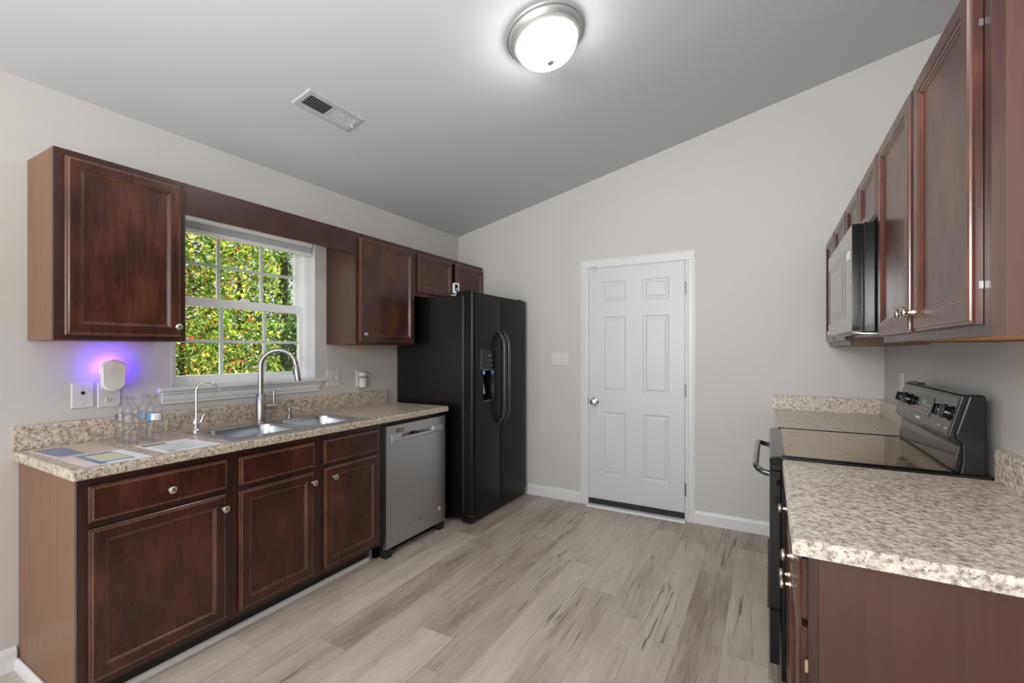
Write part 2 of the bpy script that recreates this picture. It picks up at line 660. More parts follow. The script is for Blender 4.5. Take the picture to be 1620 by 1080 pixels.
XF = 2.6                                     # the vault runs on over the half-height right wall
struct('floor', B(XL - WX, XF, -3.2, YB + .12, -.10, 0), 'plank_floor')
struct('ceiling', prism(BM(), [(XL - WX, CZ(XL - WX)), (XF, CZ(XF)), (XF, CZ(XF) + .12), (XL - WX, CZ(XL - WX) + .12)], 'y', YN, YB + .12), 'ceiling_paint')
bm = BM()
top = CZ(XL - WX)
for y0, y1, z0, z1 in ((YN, WY0, 0, top), (WY1, YB, 0, top), (WY0, WY1, 0, WZ0), (WY0, WY1, WZ1, top)):
    prism(bm, [(XL - WX, z0), (XL, z0), (XL, z1 if z1 < top else CZ(XL)), (XL - WX, z1)], 'y', y0, y1)
struct('wall_left', bm, 'wall_paint')
struct('wall_back', prism(BM(), [(XL - WX, 0), (XF, 0), (XF, CZ(XF)), (XL - WX, CZ(XL - WX))], 'y', YB, YB + .12), 'wall_paint')
struct('wall_right', B(XR, XR + .12, YN, YB, 0, 2.079), 'wall_paint')
struct('wall_far', B(XF - .1, XF, YN, YB, 0, CZ(XF - .1)), 'wall_paint')


def base_prof(x, s, h=.097, t=.014):
    return [(x, 0), (x + s * t, 0), (x + s * t, h - .022), (x + s * (t - .003), h - .014), (x + s * (t - .007), h - .006), (x + s * .004, h), (x, h)]


struct('baseboard_left', prism(BM(), base_prof(XL, 1), 'y', YN, .642), 'white_trim')
bm = BM()
for x0, x1 in ((-1.955, -1.432), (-.496, .055)):
    prism(bm, base_prof(YB, -1), 'x', x0, x1)
struct('baseboard_back', bm, 'white_trim')


def shoe(p0, p1, nx, ny, h=.02, t=.016):
    """shoe moulding between two floor points, standing off towards (nx, ny)"""
    bm = BM()
    pr = [(0, 0), (t, 0), (t, h * .4), (t * .75, h * .75), (t * .35, h), (0, h)]
    r = [ring(bm, [(p[0] + nx * a, p[1] + ny * a, b) for a, b in pr]) for p in (p0, p1)]
    bridge(bm, r[0], r[1])
    cap(bm, r[0]); cap(bm, r[1])
    return bm


struct('trim_2', shoe((-2.222, .66), (-2.222, 2.085), 1, 0, .022, .018), 'white_trim')
struct('trim_3', shoe((XL + .014, .648), (-2.13, .648), 0, -1, .045, .014), 'white_trim')

# ---- entry door with its casing
fB = lambda u, v, w: Vector((u, YB - w, v))
bm = BM()
cw = [(0, 0), (0, .012), (.004, .016), (.014, .017), (.020, .013), (.050, .009), (.060, .006), (.066, .006), (.066, 0)]
for x_in, s in ((-1.366, -1), (-.562, 1)):
    prof = [(x_in + s * a, YB - b) for a, b in cw]
    prism(bm, prof, 'z', 0, 2.046)
prism(bm, [(YB - b, 2.046 + a) for a, b in cw], 'x', -1.366 - .066, -.562 + .066)
struct('trim_1', bm, 'white_trim')
door = thing('door_1', 'white six panel entry door in the back wall', 'door', (-.964, YB - .012, 0), kind='structure')
fD = lambda u, v, w: Vector((u, YB - .012 - w, v))
REC = [(0, 0), (.008, -.005), (.014, -.006), (.020, -.006), (.034, -.0015), (.036, -.001)]
rec = []
for ua, ub in ((-1.245, -1.035), (-.895, -.688)):
    for va, vb in ((1.748, 1.918), (.982, 1.62), (.277, .813)):
        rec.append((ua, ub, va, vb, REC))
obj('door_panel', grid_panel(BM(), fD, -1.357, -.571, .022, 2.036, .008, rec), 'white_door', door)
jm = BM()
for x0, x1 in ((-1.366, -1.360), (-.568, -.562)):
    box(jm, x0, x1, YB - .011, YB - .0005, 0, 2.046)
box(jm, -1.366, -.562, YB - .011, YB - .0005, 2.040, 2.046)
obj('door_jamb', jm, 'white_trim', door)
obj('door_sweep', B(-1.355, -.573, YB - .026, YB - .012, .024, .066), 'black_rubber', door, label='black rubber sweep')
obj('threshold', prism(BM(), [(YB - .06, 0), (YB - .012, 0), (YB - .012, .022), (YB - .052, .014)], 'x', -1.366, -.562), 'white_trim', door)
bm = BM()
lathe(bm, [(.032, .0), (.032, .005), (.026, .010), (.013, .014), (.012, .028), (.020, .036), (.027, .046), (.028, .056), (.024, .066), (.010, .071), (0, .071)], fD(-1.300, .897, 0), (0, -1, 0), 28)
kb = obj('door_knob', bm, 'chrome', door, smooth=True)
obj('lock_cylinder', lathe(BM(), [(.008, .070), (.008, .073), (0, .073)], fD(-1.300, .897, 0), (0, -1, 0), 14), 'hinge_steel', kb)
for z in (1.82, 1.02, .25):
    bm = BM()
    tube(bm, [(-.566, YB - .020, z - .05), (-.566, YB - .020, z + .05)], .006, 10)
    box(bm, -.573, -.560, YB - .0155, YB - .0125, z - .05, z + .05)
    obj('hinge', bm, 'hinge_steel', door)
obj('strike_plate', B(-1.3605, -1.3575, YB - .024, YB - .0125, .865, .93), 'hinge_steel', door)
ds = thing('door_sensor', 'small white alarm contact at the top corner of the entry door', 'sensor', (-1.31, YB - .02, 2.03))
obj('magnet', B(-1.325, -1.285, YB - .034, YB - .0205, 2.018, 2.031), 'plate_plastic', ds, bevel=.002)
obj('contact_switch', B(-1.325, -1.285, YB - .034, YB - .018, 2.049, 2.063), 'white_plastic', ds, bevel=.002)

# ---- window
win = thing('window_1', 'white double hung window with grilles over the sink', 'window', (XL, 1.65, WZ0), kind='structure')
FX0, FX1 = XL - .158, XL - .078
fX = lambda u, v, w: Vector((w, u, v))
bm = frame_ring(BM(), fX, WY0 + .0005, WY1 - .0005, WZ0 + .0005, WZ1 - .0005, .0335, .0335, .018, .0335, FX0, FX1)
obj('window_frame', bm, 'white_vinyl', win, bevel=.003)
# drywall return liners
bm = BM()
box(bm, FX1 + .001, XL + .001, WY0 - .0005, WY0 + .006, WZ0, WZ1)
box(bm, FX1 + .001, XL + .001, WY1 - .006, WY1 + .0005, WZ0, WZ1)
box(bm, FX1 + .001, XL + .001, WY0, WY1, WZ1 - .006, WZ1 + .0005)
obj('window_jamb', bm, 'white_trim', win)


def sash(name, x0, x1, z0, z1, st, rb, rt, ys, zs, y0=WY0 + .034, y1=WY1 - .034):
    bm = frame_ring(BM(), fX, y0, y1, z0, z1, st, st, rb, rt, x0, x1)
    s = obj(name, bm, 'white_vinyl', win, bevel=.003)
    bm = BM()
    xm = (x0 + x1) / 2
    for y in ys:
        box(bm, xm - .006, xm + .006, y - .010, y + .010, z0 + rb, z1 - rt)
    for z in zs:
        box(bm, xm - .0055, xm + .0055, y0 + st, y1 - st, z - .009, z + .009)
    obj('grille', bm, 'white_vinyl', s)
    obj('pane', B(xm + .0065, xm + .0085, y0 + st, y1 - st, z0 + rb, z1 - rt), 'window_glass', s)


sash('lower_sash', XL - .115, XL - .085, WZ0 + .018, 1.640, .030, .040, .052, (1.518, 1.786), (1.388,))
sash('upper_sash', XL - .152, XL - .122, 1.590, WZ1 - .034, .036, .046, .03, (1.520, 1.788), (1.838,))
obj('sash_lock', prism(BM(), [(1.63, 1.640), (1.69, 1.640), (1.68, 1.652), (1.64, 1.652)], 'x', XL - .112, XL - .09), 'white_vinyl', win)
bm = BM()
prism(bm, [(FX1 - .006, WZ0 + .0005), (XL - .0005, WZ0 + .0005), (XL - .0005, WZ0 + .005), (FX1 - .006, WZ0 + .005)], 'y', WY0 + .001, WY1 - .001)
prism(bm, [(XL + .0002, WZ0 - .018), (XL + .028, WZ0 - .018), (XL + .036, WZ0 - .012), (XL + .036, WZ0 - .001), (XL + .030, WZ0 + .005), (XL + .0002, WZ0 + .005)], 'y', 1.150, 2.150)
obj('window_sill', bm, 'white_trim', win)
bm = BM()
pr = [(0, -.018), (.022, -.018), (.022, -.028), (.014, -.036), (.013, -.060), (.009, -.070), (.009, -.082), (0, -.082)]
r0 = ring(bm, [(XL + a, 1.168, WZ0 + b) for a, b in pr])
r1 = ring(bm, [(XL + a, 2.135 - (.018 if b < -.05 else 0), WZ0 + b) for a, b in pr])
bridge(bm, r0, r1); cap(bm, r0); cap(bm, r1)
obj('window_apron', bm, 'white_trim', win)

bl = thing('window_blind', 'raised cellular blind stacked at the top of the window', 'blind', (XL - .03, 1.65, 2.09))
by0, by1 = WY0 + .012, WY1 - .020
obj('head_rail', B(XL - .058, XL - .006, by0, by1, 2.046, 2.092), 'white_vinyl', bl, bevel=.004)
bm = BM()
zz = [2.046 - i * .0042 for i in range(10)]
prof = [(XL - .012 - (.010 if i % 2 else 0), z) for i, z in enumerate(zz)] + [(XL - .052 + (.010 if i % 2 else 0), z) for i, z in reversed(list(enumerate(zz)))]
prism(bm, prof, 'y', by0 + .002, by1 - .002)
obj('folded_cells', bm, 'blind_fabric', bl)
obj('bottom_rail', B(XL - .055, XL - .009, by0, by1, 1.988, 2.007), 'white_vinyl', bl, bevel=.004)


# ------------------------------------------------------------------ cabinets along the window wall
FXW = XL + .295            # face of the wall cabinets
ZT, ZB = 2.144, 1.377
fW = facing(FXW + .001, 1)


def carcass(parent, x0, x1, y0, y1, z0, z1, s, low_front=None, side_mat='side_laminate', under='raw_maple', face='cherry_frame', rails=()):
    """box cabinet open inside: sides, top, back, bottom, face frame. s=+1 front at x1, -1 front at x0"""
    xb, xf = (x0, x1) if s > 0 else (x1, x0)
    fx = xf - s * .019
    bm = BM()
    t = .013
    a, b = sorted((xb, fx))
    box(bm, a, b, y0, y0 + t, z0, z1); box(bm, a, b, y1 - t, y1, z0, z1)
    box(bm, a, b, y0 + t, y1 - t, z1 - t, z1)
    c, d = sorted((xb, xb + s * .006))
    box(bm, c, d, y0 + t, y1 - t, z0, z1 - t)
    obj('cabinet_box', bm, side_mat, parent)
    obj('bottom_panel', B(a + .0065, b - .0005, y0 + t, y1 - t, z0 + .004, z0 + .016), under, parent)
    bm = BM()
    a, b = sorted((fx, xf))
    w = .038
    box(bm, a, b, y0, y0 + w, z0, z1); box(bm, a, b, y1 - w, y1, z0, z1)
    box(bm, a, b, y0 + w, y1 - w, z0, z0 + w); box(bm, a, b, y0 + w, y1 - w, z1 - w, z1)
    for ra in rails:
        box(bm, a, b, *((y0 + w, y1 - w) + ra if len(ra) == 2 else ra))
    obj('face_frame', bm, face, parent)


c = thing('wall_cabinet', 'dark cherry single door wall cabinet hanging above the violet plug-in light', 'cabinet', (XL, .91, ZB))
carcass(c, XL + .001, FXW, .676, 1.143, ZB, ZT, 1)
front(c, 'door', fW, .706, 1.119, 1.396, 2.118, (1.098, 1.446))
c = thing('wall_cabinet', 'dark cherry single door wall cabinet between window and refrigerator', 'cabinet', (XL, 2.48, ZB))
carcass(c, XL + .001, FXW, 2.183, 2.7785, ZB, ZT, 1, side_mat='cherry_side')
front(c, 'door', fW, 2.206, 2.757, 1.390, 2.115, (2.246, 1.446))
c = thing('wall_cabinet', 'short two door dark cherry wall cabinet above the black refrigerator', 'cabinet', (XL, 3.28, 1.772))
carcass(c, XL + .001, FXW, 2.7795, 3.770, 1.772, ZT, 1)
front(c, 'door', fW, 2.806, 3.262, 1.795, 2.112, (3.235, 1.820))
front(c, 'door', fW, 3.305, 3.758, 1.795, 2.112, (3.335, 1.820))
bm = B(FXW - .019, FXW, 1.1437, 2.1823, 1.995, ZT)
tag(obj('valance_board', bm, 'cherry_frame', None, origin=(FXW - .01, 1.66, 1.995)), 'plain dark cherry valance board spanning the top of the window', 'valance')

# base cabinets
BX = XL + .610
fBs = facing(BX + .001, 1)


def base_box(parent, y0, y1, ends=(True, True), stile=.038, mid=None):
    for y, full in ((y0, ends[0]), (y1 - .013, ends[1])):
        bm = BM()
        if full:
            box(bm, XL + .001, BX - .019, y, y + .013, 0, .875)
        else:
            box(bm, XL + .001, BX - .019, y, y + .013, .10, .875)
            box(bm, XL + .001, BX - .080, y, y + .013, 0, .10)
        obj('side_panel', bm, 'side_laminate', parent)
    bm = BM()
    box(bm, XL + .001, BX - .02, y0 + .0135, y1 - .0135, .10, .113)
    box(bm, XL + .001, XL + .008, y0 + .0135, y1 - .0135, .113, .875)
    obj('cabinet_back', bm, 'raw_maple', parent)
    bm = BM()
    a, b = BX - .019, BX
    box(bm, a, b, y0, y0 + stile, .10 if not ends[0] else 0.0, .875); box(bm, a, b, y1 - stile, y1, .10, .875)
    for z0, z1 in ((.10, .138), (.665, .715), (.838, .875)):
        box(bm, a, b, y0 + stile, y1 - stile, z0, z1)
    if mid:
        box(bm, a, b, mid - .03, mid + .03, .138, .665)
        box(bm, a, b, mid - .03, mid + .03, .715, .838)
    obj('face_frame', bm, 'cherry_frame', parent)
    obj('toe_kick', B(BX - .079, BX - .076, y0 + (.0135 if ends[0] else 0), y1, 0, .10), 'toe_kick_black', parent)


c = thing('base_cabinet', 'dark cherry base cabinet with one drawer over one door, under the tan flyers', 'cabinet', (XL, .92, 0))
base_box(c, .650, 1.1865, (True, False))
front(c, 'drawer', fBs, .678, 1.163, .710, .845, (.932, .769))
front(c, 'door', fBs, .678, 1.157, .128, .687, (1.140, .627))
c = thing('base_cabinet', 'dark cherry sink base cabinet with two doors beside the dishwasher', 'cabinet', (XL, 1.64, 0))
base_box(c, 1.1875, 2.105, (False, False), mid=1.643)
front(c, 'drawer', fBs, 1.213, 1.616, .706, .842, name='false_drawer_front')
front(c, 'drawer', fBs, 1.672, 2.078, .706, .842, name='false_drawer_front')
front(c, 'door', fBs, 1.213, 1.612, .127, .683, (1.598, .628))
front(c, 'door', fBs, 1.674, 2.078, .127, .686, (1.732, .628))
obj('corner_bracket', B(BX - .0755, BX - .055, 2.068, 2.086, .0, .075), 'stainless_light', c, label='small metal bracket on the toe kick')


# countertop with a cut-out for the sink
def counter_nose(x, s, z0=.876, z1=.914, r=.012):
    pts = []
    for i in range(6):
        a = PI / 2 * i / 5
        pts.append((x - s * (r - r * math.sin(a)), z1 - r + r * math.cos(a)))
    pts += [(x, z0 + .004), (x - s * .004, z0)]
    return pts


CX0, CX1, CY0, CY1 = XL + .001, -2.106, .632, 2.757
SX0, SX1, SY0, SY1 = -2.575, -2.145, 1.22, 1.985        # sink cut-out
ct = thing('countertop', 'long tan speckled laminate countertop holding the double sink', 'countertop', (XL, 1.69, .876))
bm = BM()
for y0, y1 in ((CY0, SY0), (SY1, CY1)):
    prism(bm, [(CX0, .876), (CX0, .914)] + counter_nose(CX1, 1), 'y', y0, y1)
prism(bm, [(SX1, .876), (SX1, .914)] + counter_nose(CX1, 1), 'y', SY0, SY1)
box(bm, CX0, SX0, SY0, SY1, .876, .914)
obj('top', bm, 'granite_tan', ct)
bm = BM()
bs = [(CX0, .9145), (CX0 + .024, .9145), (CX0 + .024, 1.008), (CX0 + .020, 1.014), (CX0 + .012, 1.016), (CX0, 1.016)]
prism(bm, bs, 'y', CY0, CY1)
obj('backsplash', bm, 'granite_tan', ct)

# ---- sink
sk = thing('double_sink', 'stainless steel double bowl sink set into the tan countertop', 'sink', (-2.36, 1.603, .914))
bowls = [(-2.350, 1.412, .158, .170, .062), (-2.345, 1.797, .158, .165, .062)]
bm = BM()
N6 = 6
cells = [(-2.592, -2.128, 1.203, 1.605), (-2.592, -2.128, 1.605, 2.004)]
for (cx, cy, hx, hy, r), (x0, x1, y0, y1) in zip(bowls, cells):
    mx, my, ax, ay = (x0 + x1) / 2, (y0 + y1) / 2, (x1 - x0) / 2, (y1 - y0) / 2
    outer = ring(bm, rrect(mx, my, ax, ay, .0005, .9185))
    lip = ring(bm, rrect(cx, cy, hx + .012, hy + .012, r + .012, .9205))
    inner = ring(bm, rrect(cx, cy, hx, hy, r, .9165))
    bridge(bm, outer, lip); bridge(bm, lip, inner)
    prev = inner
    for ins, z in ((.004, .90), (.008, .82), (.014, .765), (.024, .748), (.045, .742)):
        nx = ring(bm, rrect(cx, cy, hx - ins, hy - ins, max(r - ins * .5, .02), z))
        bridge(bm, prev, nx)
        prev = nx
    cap(bm, prev)
x0, x1, y0, y1 = -2.592, -2.128, 1.203, 2.004
a = ring(bm, [(x0, y0, .9185), (x1, y0, .9185), (x1, y1, .9185), (x0, y1, .9185)])
b = ring(bm, [(x0 - .004, y0 - .004, .9146), (x1 + .004, y0 - .004, .9146), (x1 + .004, y1 + .004, .9146), (x0 - .004, y1 + .004, .9146)])
bridge(bm, a, b)
obj('basin', bm, 'sink_steel', sk, smooth=True)
for cx, cy, *_ in bowls:
    obj('drain', lathe(BM(), [(.045, 0), (.045, .003), (.036, .004), (.034, .0015), (.012, .0015), (.010, .006), (0, .006)], (cx, cy, .7425), (0, 0, 1), 24), 'chrome', sk, smooth=True)

# ---- faucets
fa = thing('kitchen_faucet', 'tall brushed nickel gooseneck faucet with a side lever behind the sink', 'faucet', (-2.648, 1.634, .914))
fx, fy = -2.648, 1.634
bm = BM()
lathe(bm, [(.029, 0), (.029, .004), (.0255, .006), (.0255, .158), (.024, .160), (0, .160)], (fx, fy, .9145), (0, 0, 1), 28)
obj('body', bm, 'brushed_nickel', fa, smooth=True)
d = Vector((.62, .78, 0)).normalized()
c0 = Vector((fx, fy, 1.240))
R_ = .095
path = [(fx, fy, 1.072)] + arc(c0 + d * R_, PI, PI * .02, R_, d, (0, 0, 1), 22)
end = Vector(path[-1])
tang = (end - Vector(path[-2])).normalized()
obj('gooseneck', tube(BM(), path, .0145, 18), 'brushed_nickel', fa, smooth=True)
sp = obj('spray_head', tube(BM(), [end + tang * .001, end + tang * .004, end + tang * .092, end + tang * .102], [.0145, .0165, .0175, .0165], 18), 'brushed_nickel', fa, smooth=True)
obj('spray_button', tube(BM(), [end + tang * .035 + d * -.0165, end + tang * .06 + d * -.0175], .005, 10), 'dark_slot', sp)
hv = Vector((.35, .94, 0)).normalized()
h0 = Vector((fx, fy, .998))
obj('valve_stub', tube(BM(), [h0 + hv * .024, h0 + hv * .085], .0165, 18), 'brushed_nickel', fa, smooth=True)
obj('lever', tube(BM(), [h0 + hv * .072 + Vector((0, 0, .015)), h0 + hv * .072 + Vector((0, 0, .085)), h0 + hv * .072 + Vector((0, 0, .095))], [.0065, .0065, .0055], 12), 'brushed_nickel', fa, smooth=True)

ff = thing('water_filter_faucet', 'slim polished drinking water faucet between bottles and sink', 'faucet', (-2.615, 1.266, .914))
fx, fy = -2.615, 1.266
bm = BM()
lathe(bm, [(.023, 0), (.022, .005), (.015, .012), (.0145, .022), (.018, .032), (.0185, .045), (.012, .062), (.007, .074), (.0065, .090), (0, .090)], (fx, fy, .9145), (0, 0, 1), 22)
obj('body', bm, 'chrome', ff, smooth=True)
d = Vector((.35, .94, 0)).normalized()
R_ = .048
c0 = Vector((fx, fy, 1.118))
path = [(fx, fy, 1.0)] + arc(c0 + d * R_, PI, PI * .14, R_, d, (0, 0, 1), 16)
end = Vector(path[-1]); tang = (end - Vector(path[-2])).normalized()
obj('spout', tube(BM(), path + [end + tang * .018], .0052, 12), 'chrome', ff, smooth=True)
obj('spout_tip', tube(BM(), [end + tang * .014, end + tang * .034], .0068, 12), 'chrome', ff, smooth=True)
hv = Vector((.5, .86, 0)).normalized()
h0 = Vector((fx, fy, .952))
obj('lever', tube(BM(), [h0 + hv * .012, h0 + hv * .024 + Vector((0, 0, .012)), h0 + hv * .034 + Vector((0, 0, .045))], [.006, .0075, .0045], 10), 'chrome', ff, smooth=True)

so = thing('soap_dispenser', 'short nickel soap dispenser pump behind the far sink bowl', 'soap dispenser', (-2.632, 1.812, .914))
fx, fy = -2.632, 1.812
obj('base', lathe(BM(), [(.022, 0), (.021, .004), (.013, .010), (.0125, .030), (.014, .034), (0, .034)], (fx, fy, .9145), (0, 0, 1), 20), 'brushed_nickel', so, smooth=True)
bm = lathe(BM(), [(.008, .034), (.008, .048), (.015, .050), (.015, .060), (.010, .063), (0, .063)], (fx, fy, .9145), (0, 0, 1), 20)
tube(bm, [(fx, fy, .970), (fx + .045, fy + .02, .974), (fx + .058, fy + .027, .968)], [.0065, .0055, .0045], 10)
obj('pump', bm, 'brushed_nickel', so, smooth=True)

# ---- bottles
def bottle(x, y, label, lab=0, rot=0.0):
    b = thing('water_bottle', label, 'bottle', (x, y, .9145), 'water bottles on the counter')
    bm = BM()
    pr = [(.010, .004), (.024, .001), (.0285, .004), (.0305, .012)]
    z = .018
    while z < .088:
        pr += [(.0312, z), (.0318, z + .004), (.0300, z + .008)]
        z += .0105
    pr += [(.0315, .095), (.0318, .100), (.0318, .130), (.0300, .134), (.0318, .140), (.0312, .152), (.0270, .165), (.0200, .178), (.0140, .187), (.0120, .191), (.0120, .196), (.0135, .197)]
    obj('shell', lathe(bm, pr, (x, y, .9145), (0, 0, 1), 28), 'bottle_plastic', b, smooth=True)
    obj('cap', lathe(BM(), [(.0145, .1975), (.0148, .199), (.0148, .209), (.0138, .211), (0, .211)], (x, y, .9145), (0, 0, 1), 24), 'cap_clear', b, smooth=True)
    if lab:
        n = 40
        bm = BM()
        lo = [(x + .0322 * math.cos(2 * PI * i / n + rot), y + .0322 * math.sin(2 * PI * i / n + rot)) for i in range(n + 1)]
        a = [bm.verts.new((p[0], p[1], .9145 + .1005)) for p in lo]
        c2 = [bm.verts.new((p[0], p[1], .9145 + .1295)) for p in lo]
        for i in range(n):
            if lab == 1:
                mi = 0 if i < 4 else 1 if i < 12 else 3
            else:
                mi = (0 if lab == 2 else 2) if i % 13 == 0 else 3
            bm.faces.new((a[i], a[i + 1], c2[i + 1], c2[i])).material_index = mi
        l = obj('label_band', bm, ['label_blue', 'label_white', 'label_ink', 'bottle_plastic'], b)
        if lab == 1:
            bm = BM()
            for k in range(9):
                t = 2 * PI * (6.2 + k * .62) / n + rot
                w = .010 if k % 3 else .018
                q = [(x + .0324 * math.cos(t + e), y + .0324 * math.sin(t + e)) for e in (0, w)]
                v = [bm.verts.new((*q[0], 1.020)), bm.verts.new((*q[1], 1.020)), bm.verts.new((*q[1], 1.036)), bm.verts.new((*q[0], 1.036))]
                bm.faces.new(v)
            obj('barcode', bm, 'label_ink', l)
    return b


bottle(-2.595, .951, 'clear water bottle against the backsplash, nearest the violet plug-in light', 3, -1.2)
bottle(-2.507, .944, 'front clear water bottle beside the tan flyers', 0)
bottle(-2.590, 1.036, 'clear water bottle by the backsplash behind the barcoded bottle', 2, -.9)
bottle(-2.490, 1.026, 'front clear water bottle showing a blue and white barcode label', 1, -1.35)


# ---- flyers
def flyer(pts, label, mats, z, prints):
    """pts: four corners; prints: (u0,u1,v0,v1,material index)"""
    P0, P1, P2, P3 = [Vector((*p, 0)) for p in pts]
    def at(u, v, dz):
        p = P0.lerp(P1, u).lerp(P3.lerp(P2, u), v)
        return (p.x, p.y, z + dz)
    bm = BM()
    lo = ring(bm, [at(u, v, 0) for u, v in ((0, 0), (1, 0), (1, 1), (0, 1))])
    hi = ring(bm, [at(u, v, .0006) for u, v in ((0, 0), (1, 0), (1, 1), (0, 1))])
    bridge(bm, lo, hi); cap(bm, lo); cap(bm, hi)
    for k, (u0, u1, v0, v1, mi) in enumerate(prints):
        r = ring(bm, [at(u, v, .0007 + .00005 * k) for u, v in ((u0, v0), (u1, v0), (u1, v1), (u0, v1))])
        cap(bm, r, mi)
    c0 = sum((Vector(at(.5, .5, 0)),), Vector())
    tag(obj('flyer', bm, mats, None, origin=c0), label, 'flyer', 'flyers on the counter')


flyer([(-2.700, .652), (-2.405, .668), (-2.410, .867), (-2.704, .866)], 'tan paper flyer with a blue block beside the backsplash end', ['paper_pink', 'paper_tan', 'paper_blue', 'paper_ink'], .9147,
      [(.04, .96, .08, .97, 1), (.12, .92, .08, .50, 2), (.10, .90, .90, .92, 3)])
flyer([(-2.398, .668), (-2.138, .672), (-2.122, .874), (-2.400, .869)], 'white flyer with a blue border around a cream panel at the counter edge', ['paper_white', 'paper_blue', 'paper_teal', 'paper_cream', 'paper_pink'], .9147,
      [(0, 1, 0, .22, 4), (.04, .92, .22, .80, 1), (.55, .95, .22, .80, 2), (.18, .78, .32, .78, 3), (.86, .97, .34, .95, 0)])
lines = [(.30 + .07 * k, .32 + .07 * k, .12, .88 - .15 * (k % 3), 2) for k in range(9)]
flyer([(-2.412, .920), (-2.152, .926), (-2.138, 1.150), (-2.418, 1.124)], 'white printed sheet lying in front of the water bottles', ['paper_white', 'paper_photo', 'paper_ink', 'paper_blue'], .9147,
      [(.07, .22, .06, .50, 1), (.84, .94, .10, .22, 3)] + lines)


# ------------------------------------------------------------------ wall plates
def plate(name, label, f, u, v, w, h, kind, cat='outlet', mat_='plate_plastic'):
    o = thing(name, label, cat, f(u, v, 0))
    bm = nested(BM(), f, u - w / 2, u + w / 2, v - h / 2, v + h / 2, [(0, .0005), (0, .003), (.003, .006)])
    obj('cover_plate', bm, mat_, o)
    return o


fL = facing(XL, 1)
o = plate('phone_jack', 'square white jack plate left of the violet plug-in light', fL, .855, 1.128, .080, .118, 0, 'wall jack')
obj('socket', B(XL + .006, XL + .0075, .848, .862, 1.132, 1.146), 'dark_slot', o)
for z in (1.168, 1.088):
    obj('screw', lathe(BM(), [(.003, 0), (.003, .001), (0, .001)], (XL + .006, .855, z), (1, 0, 0), 10), 'mark_grey', o)
o = plate('wall_outlet', 'white outlet behind the violet plug-in light above the bottles', fL, .952, 1.122, .088, .118, 0)


def socket(parent, y, z):
    bm = nested(BM(), fL, y - .017, y + .017, z - .014, z + .014, [(0, .006), (0, .008), (.001, .0085)])
    s = obj('socket', bm, 'plate_plastic', parent)
    bm = BM()
    for dy, hh in ((-.0065, .008), (.0065, .0065)):
        box(bm, XL + .0085, XL + .0092, y + dy - .0013, y + dy + .0013, z + .002 - hh / 2, z + .002 + hh / 2)
    lathe(bm, [(.0028, 0), (.0028, .0007), (0, .0007)], (XL + .0085, y, z - .008), (1, 0, 0), 10)
    obj('slots', bm, 'dark_slot', s)


socket(o, .952, 1.100)
tr = thing('plug_in_light', 'white plug-in bug light glowing violet above the water bottles', 'light', (XL + .012, .948, 1.21))
y0, y1, zb, zt = .902, .996, 1.140, 1.290
cy = (y0 + y1) / 2
prof = []
for i in range(13):
    a = i / 12
    prof.append((y0 + (y1 - y0) * a, zt - .022 * (2 * a - 1) ** 2))
for i in range(13):
    a = 1 - i / 12
    prof.append((y0 + .003 + (y1 - y0 - .006) * a, zb + .028 * abs(2 * a - 1) ** 2.2))
bm = BM()
rr = []
for x, k in ((XL + .040, .985), (XL + .044, 1.0), (XL + .058, 1.0), (XL + .066, .97), (XL + .070, .90)):
    rr.append(ring(bm, [(x, cy + (p[0] - cy) * k, 1.215 + (p[1] - 1.215) * k) for p in prof]))
for a, b in zip(rr, rr[1:]):
    bridge(bm, a, b)
cap(bm, rr[0]); cap(bm, rr[-1])
obj('front_shell', bm, 'white_plastic', tr, smooth=True)
obj('back_housing', B(XL + .0095, XL + .039, cy - .024, cy + .024, 1.150, 1.262), 'plate_plastic', tr, bevel=.003)
bm = BM()
box(bm, XL + .018, XL + .0395, y0 + .012, y1 - .012, 1.266, 1.276)
box(bm, XL + .030, XL + .0395, y0 + .004, y0 + .010, 1.225, 1.262)
box(bm, XL + .030, XL + .0395, y1 - .010, y1 - .004, 1.215, 1.262)
obj('glow_strip', bm, 'violet_glow', tr, label='violet glowing strip behind the shell')
obj('sensor', B(XL + .050, XL + .0665, cy - .007, cy + .007, zt - .008, zt + .001), 'mark_grey', tr, bevel=.002)

o = plate('light_switch', 'white double switch plate between the window sill and the adapter', fL, 2.240, 1.135, .118, .122, 0, 'switch')
for dy in (-.023, .023):
    bm = BM()
    box(bm, XL + .006, XL + .0075, 2.240 + dy - .006, 2.240 + dy + .006, 1.122, 1.148)
    prism(bm, [(XL + .007, 1.130), (XL + .020, 1.142 if dy < 0 else 1.124), (XL + .020, 1.149 if dy < 0 else 1.131), (XL + .007, 1.142)], 'y', 2.240 + dy - .0045, 2.240 + dy + .0045)
    obj('toggle', bm, 'white_plastic', o)
o = plate('wall_outlet', 'white outlet holding the power adapter near the refrigerator', fL, 2.490, 1.118, .078, .125, 0)
socket(o, 2.490, 1.143)
ad = thing('power_adapter', 'white plug adapters with a thin cable beside the refrigerator', 'power adapter', (XL + .01, 2.51, 1.12))
obj('upper_plug', lathe(BM(), [(.010, 0), (.016, .002), (.0165, .040), (.014, .046), (0, .046)], (XL + .0105, 2.487, 1.150), (1, 0, 0), 18), 'white_plastic', ad, smooth=True)
obj('lower_charger', B(XL + .0095, XL + .052, 2.472, 2.510, 1.050, 1.122), 'white_plastic', ad, bevel=.006)
pts = [(XL + .050, 2.49, 1.150), (XL + .062, 2.51, 1.146), (XL + .05, 2.56, 1.115), (XL + .032, 2.62, 1.075), (XL + .028, 2.66, 1.045), (XL + .028, 2.68, 1.025), (XL + .032, 2.70, 1.010), (XL + .03, 2.73, .995), (XL + .026, 2.765, .985), (XL + .02, 2.81, .97)]
obj('cable', tube(BM(), pts, .0018, 8), 'white_plastic', ad, smooth=True)
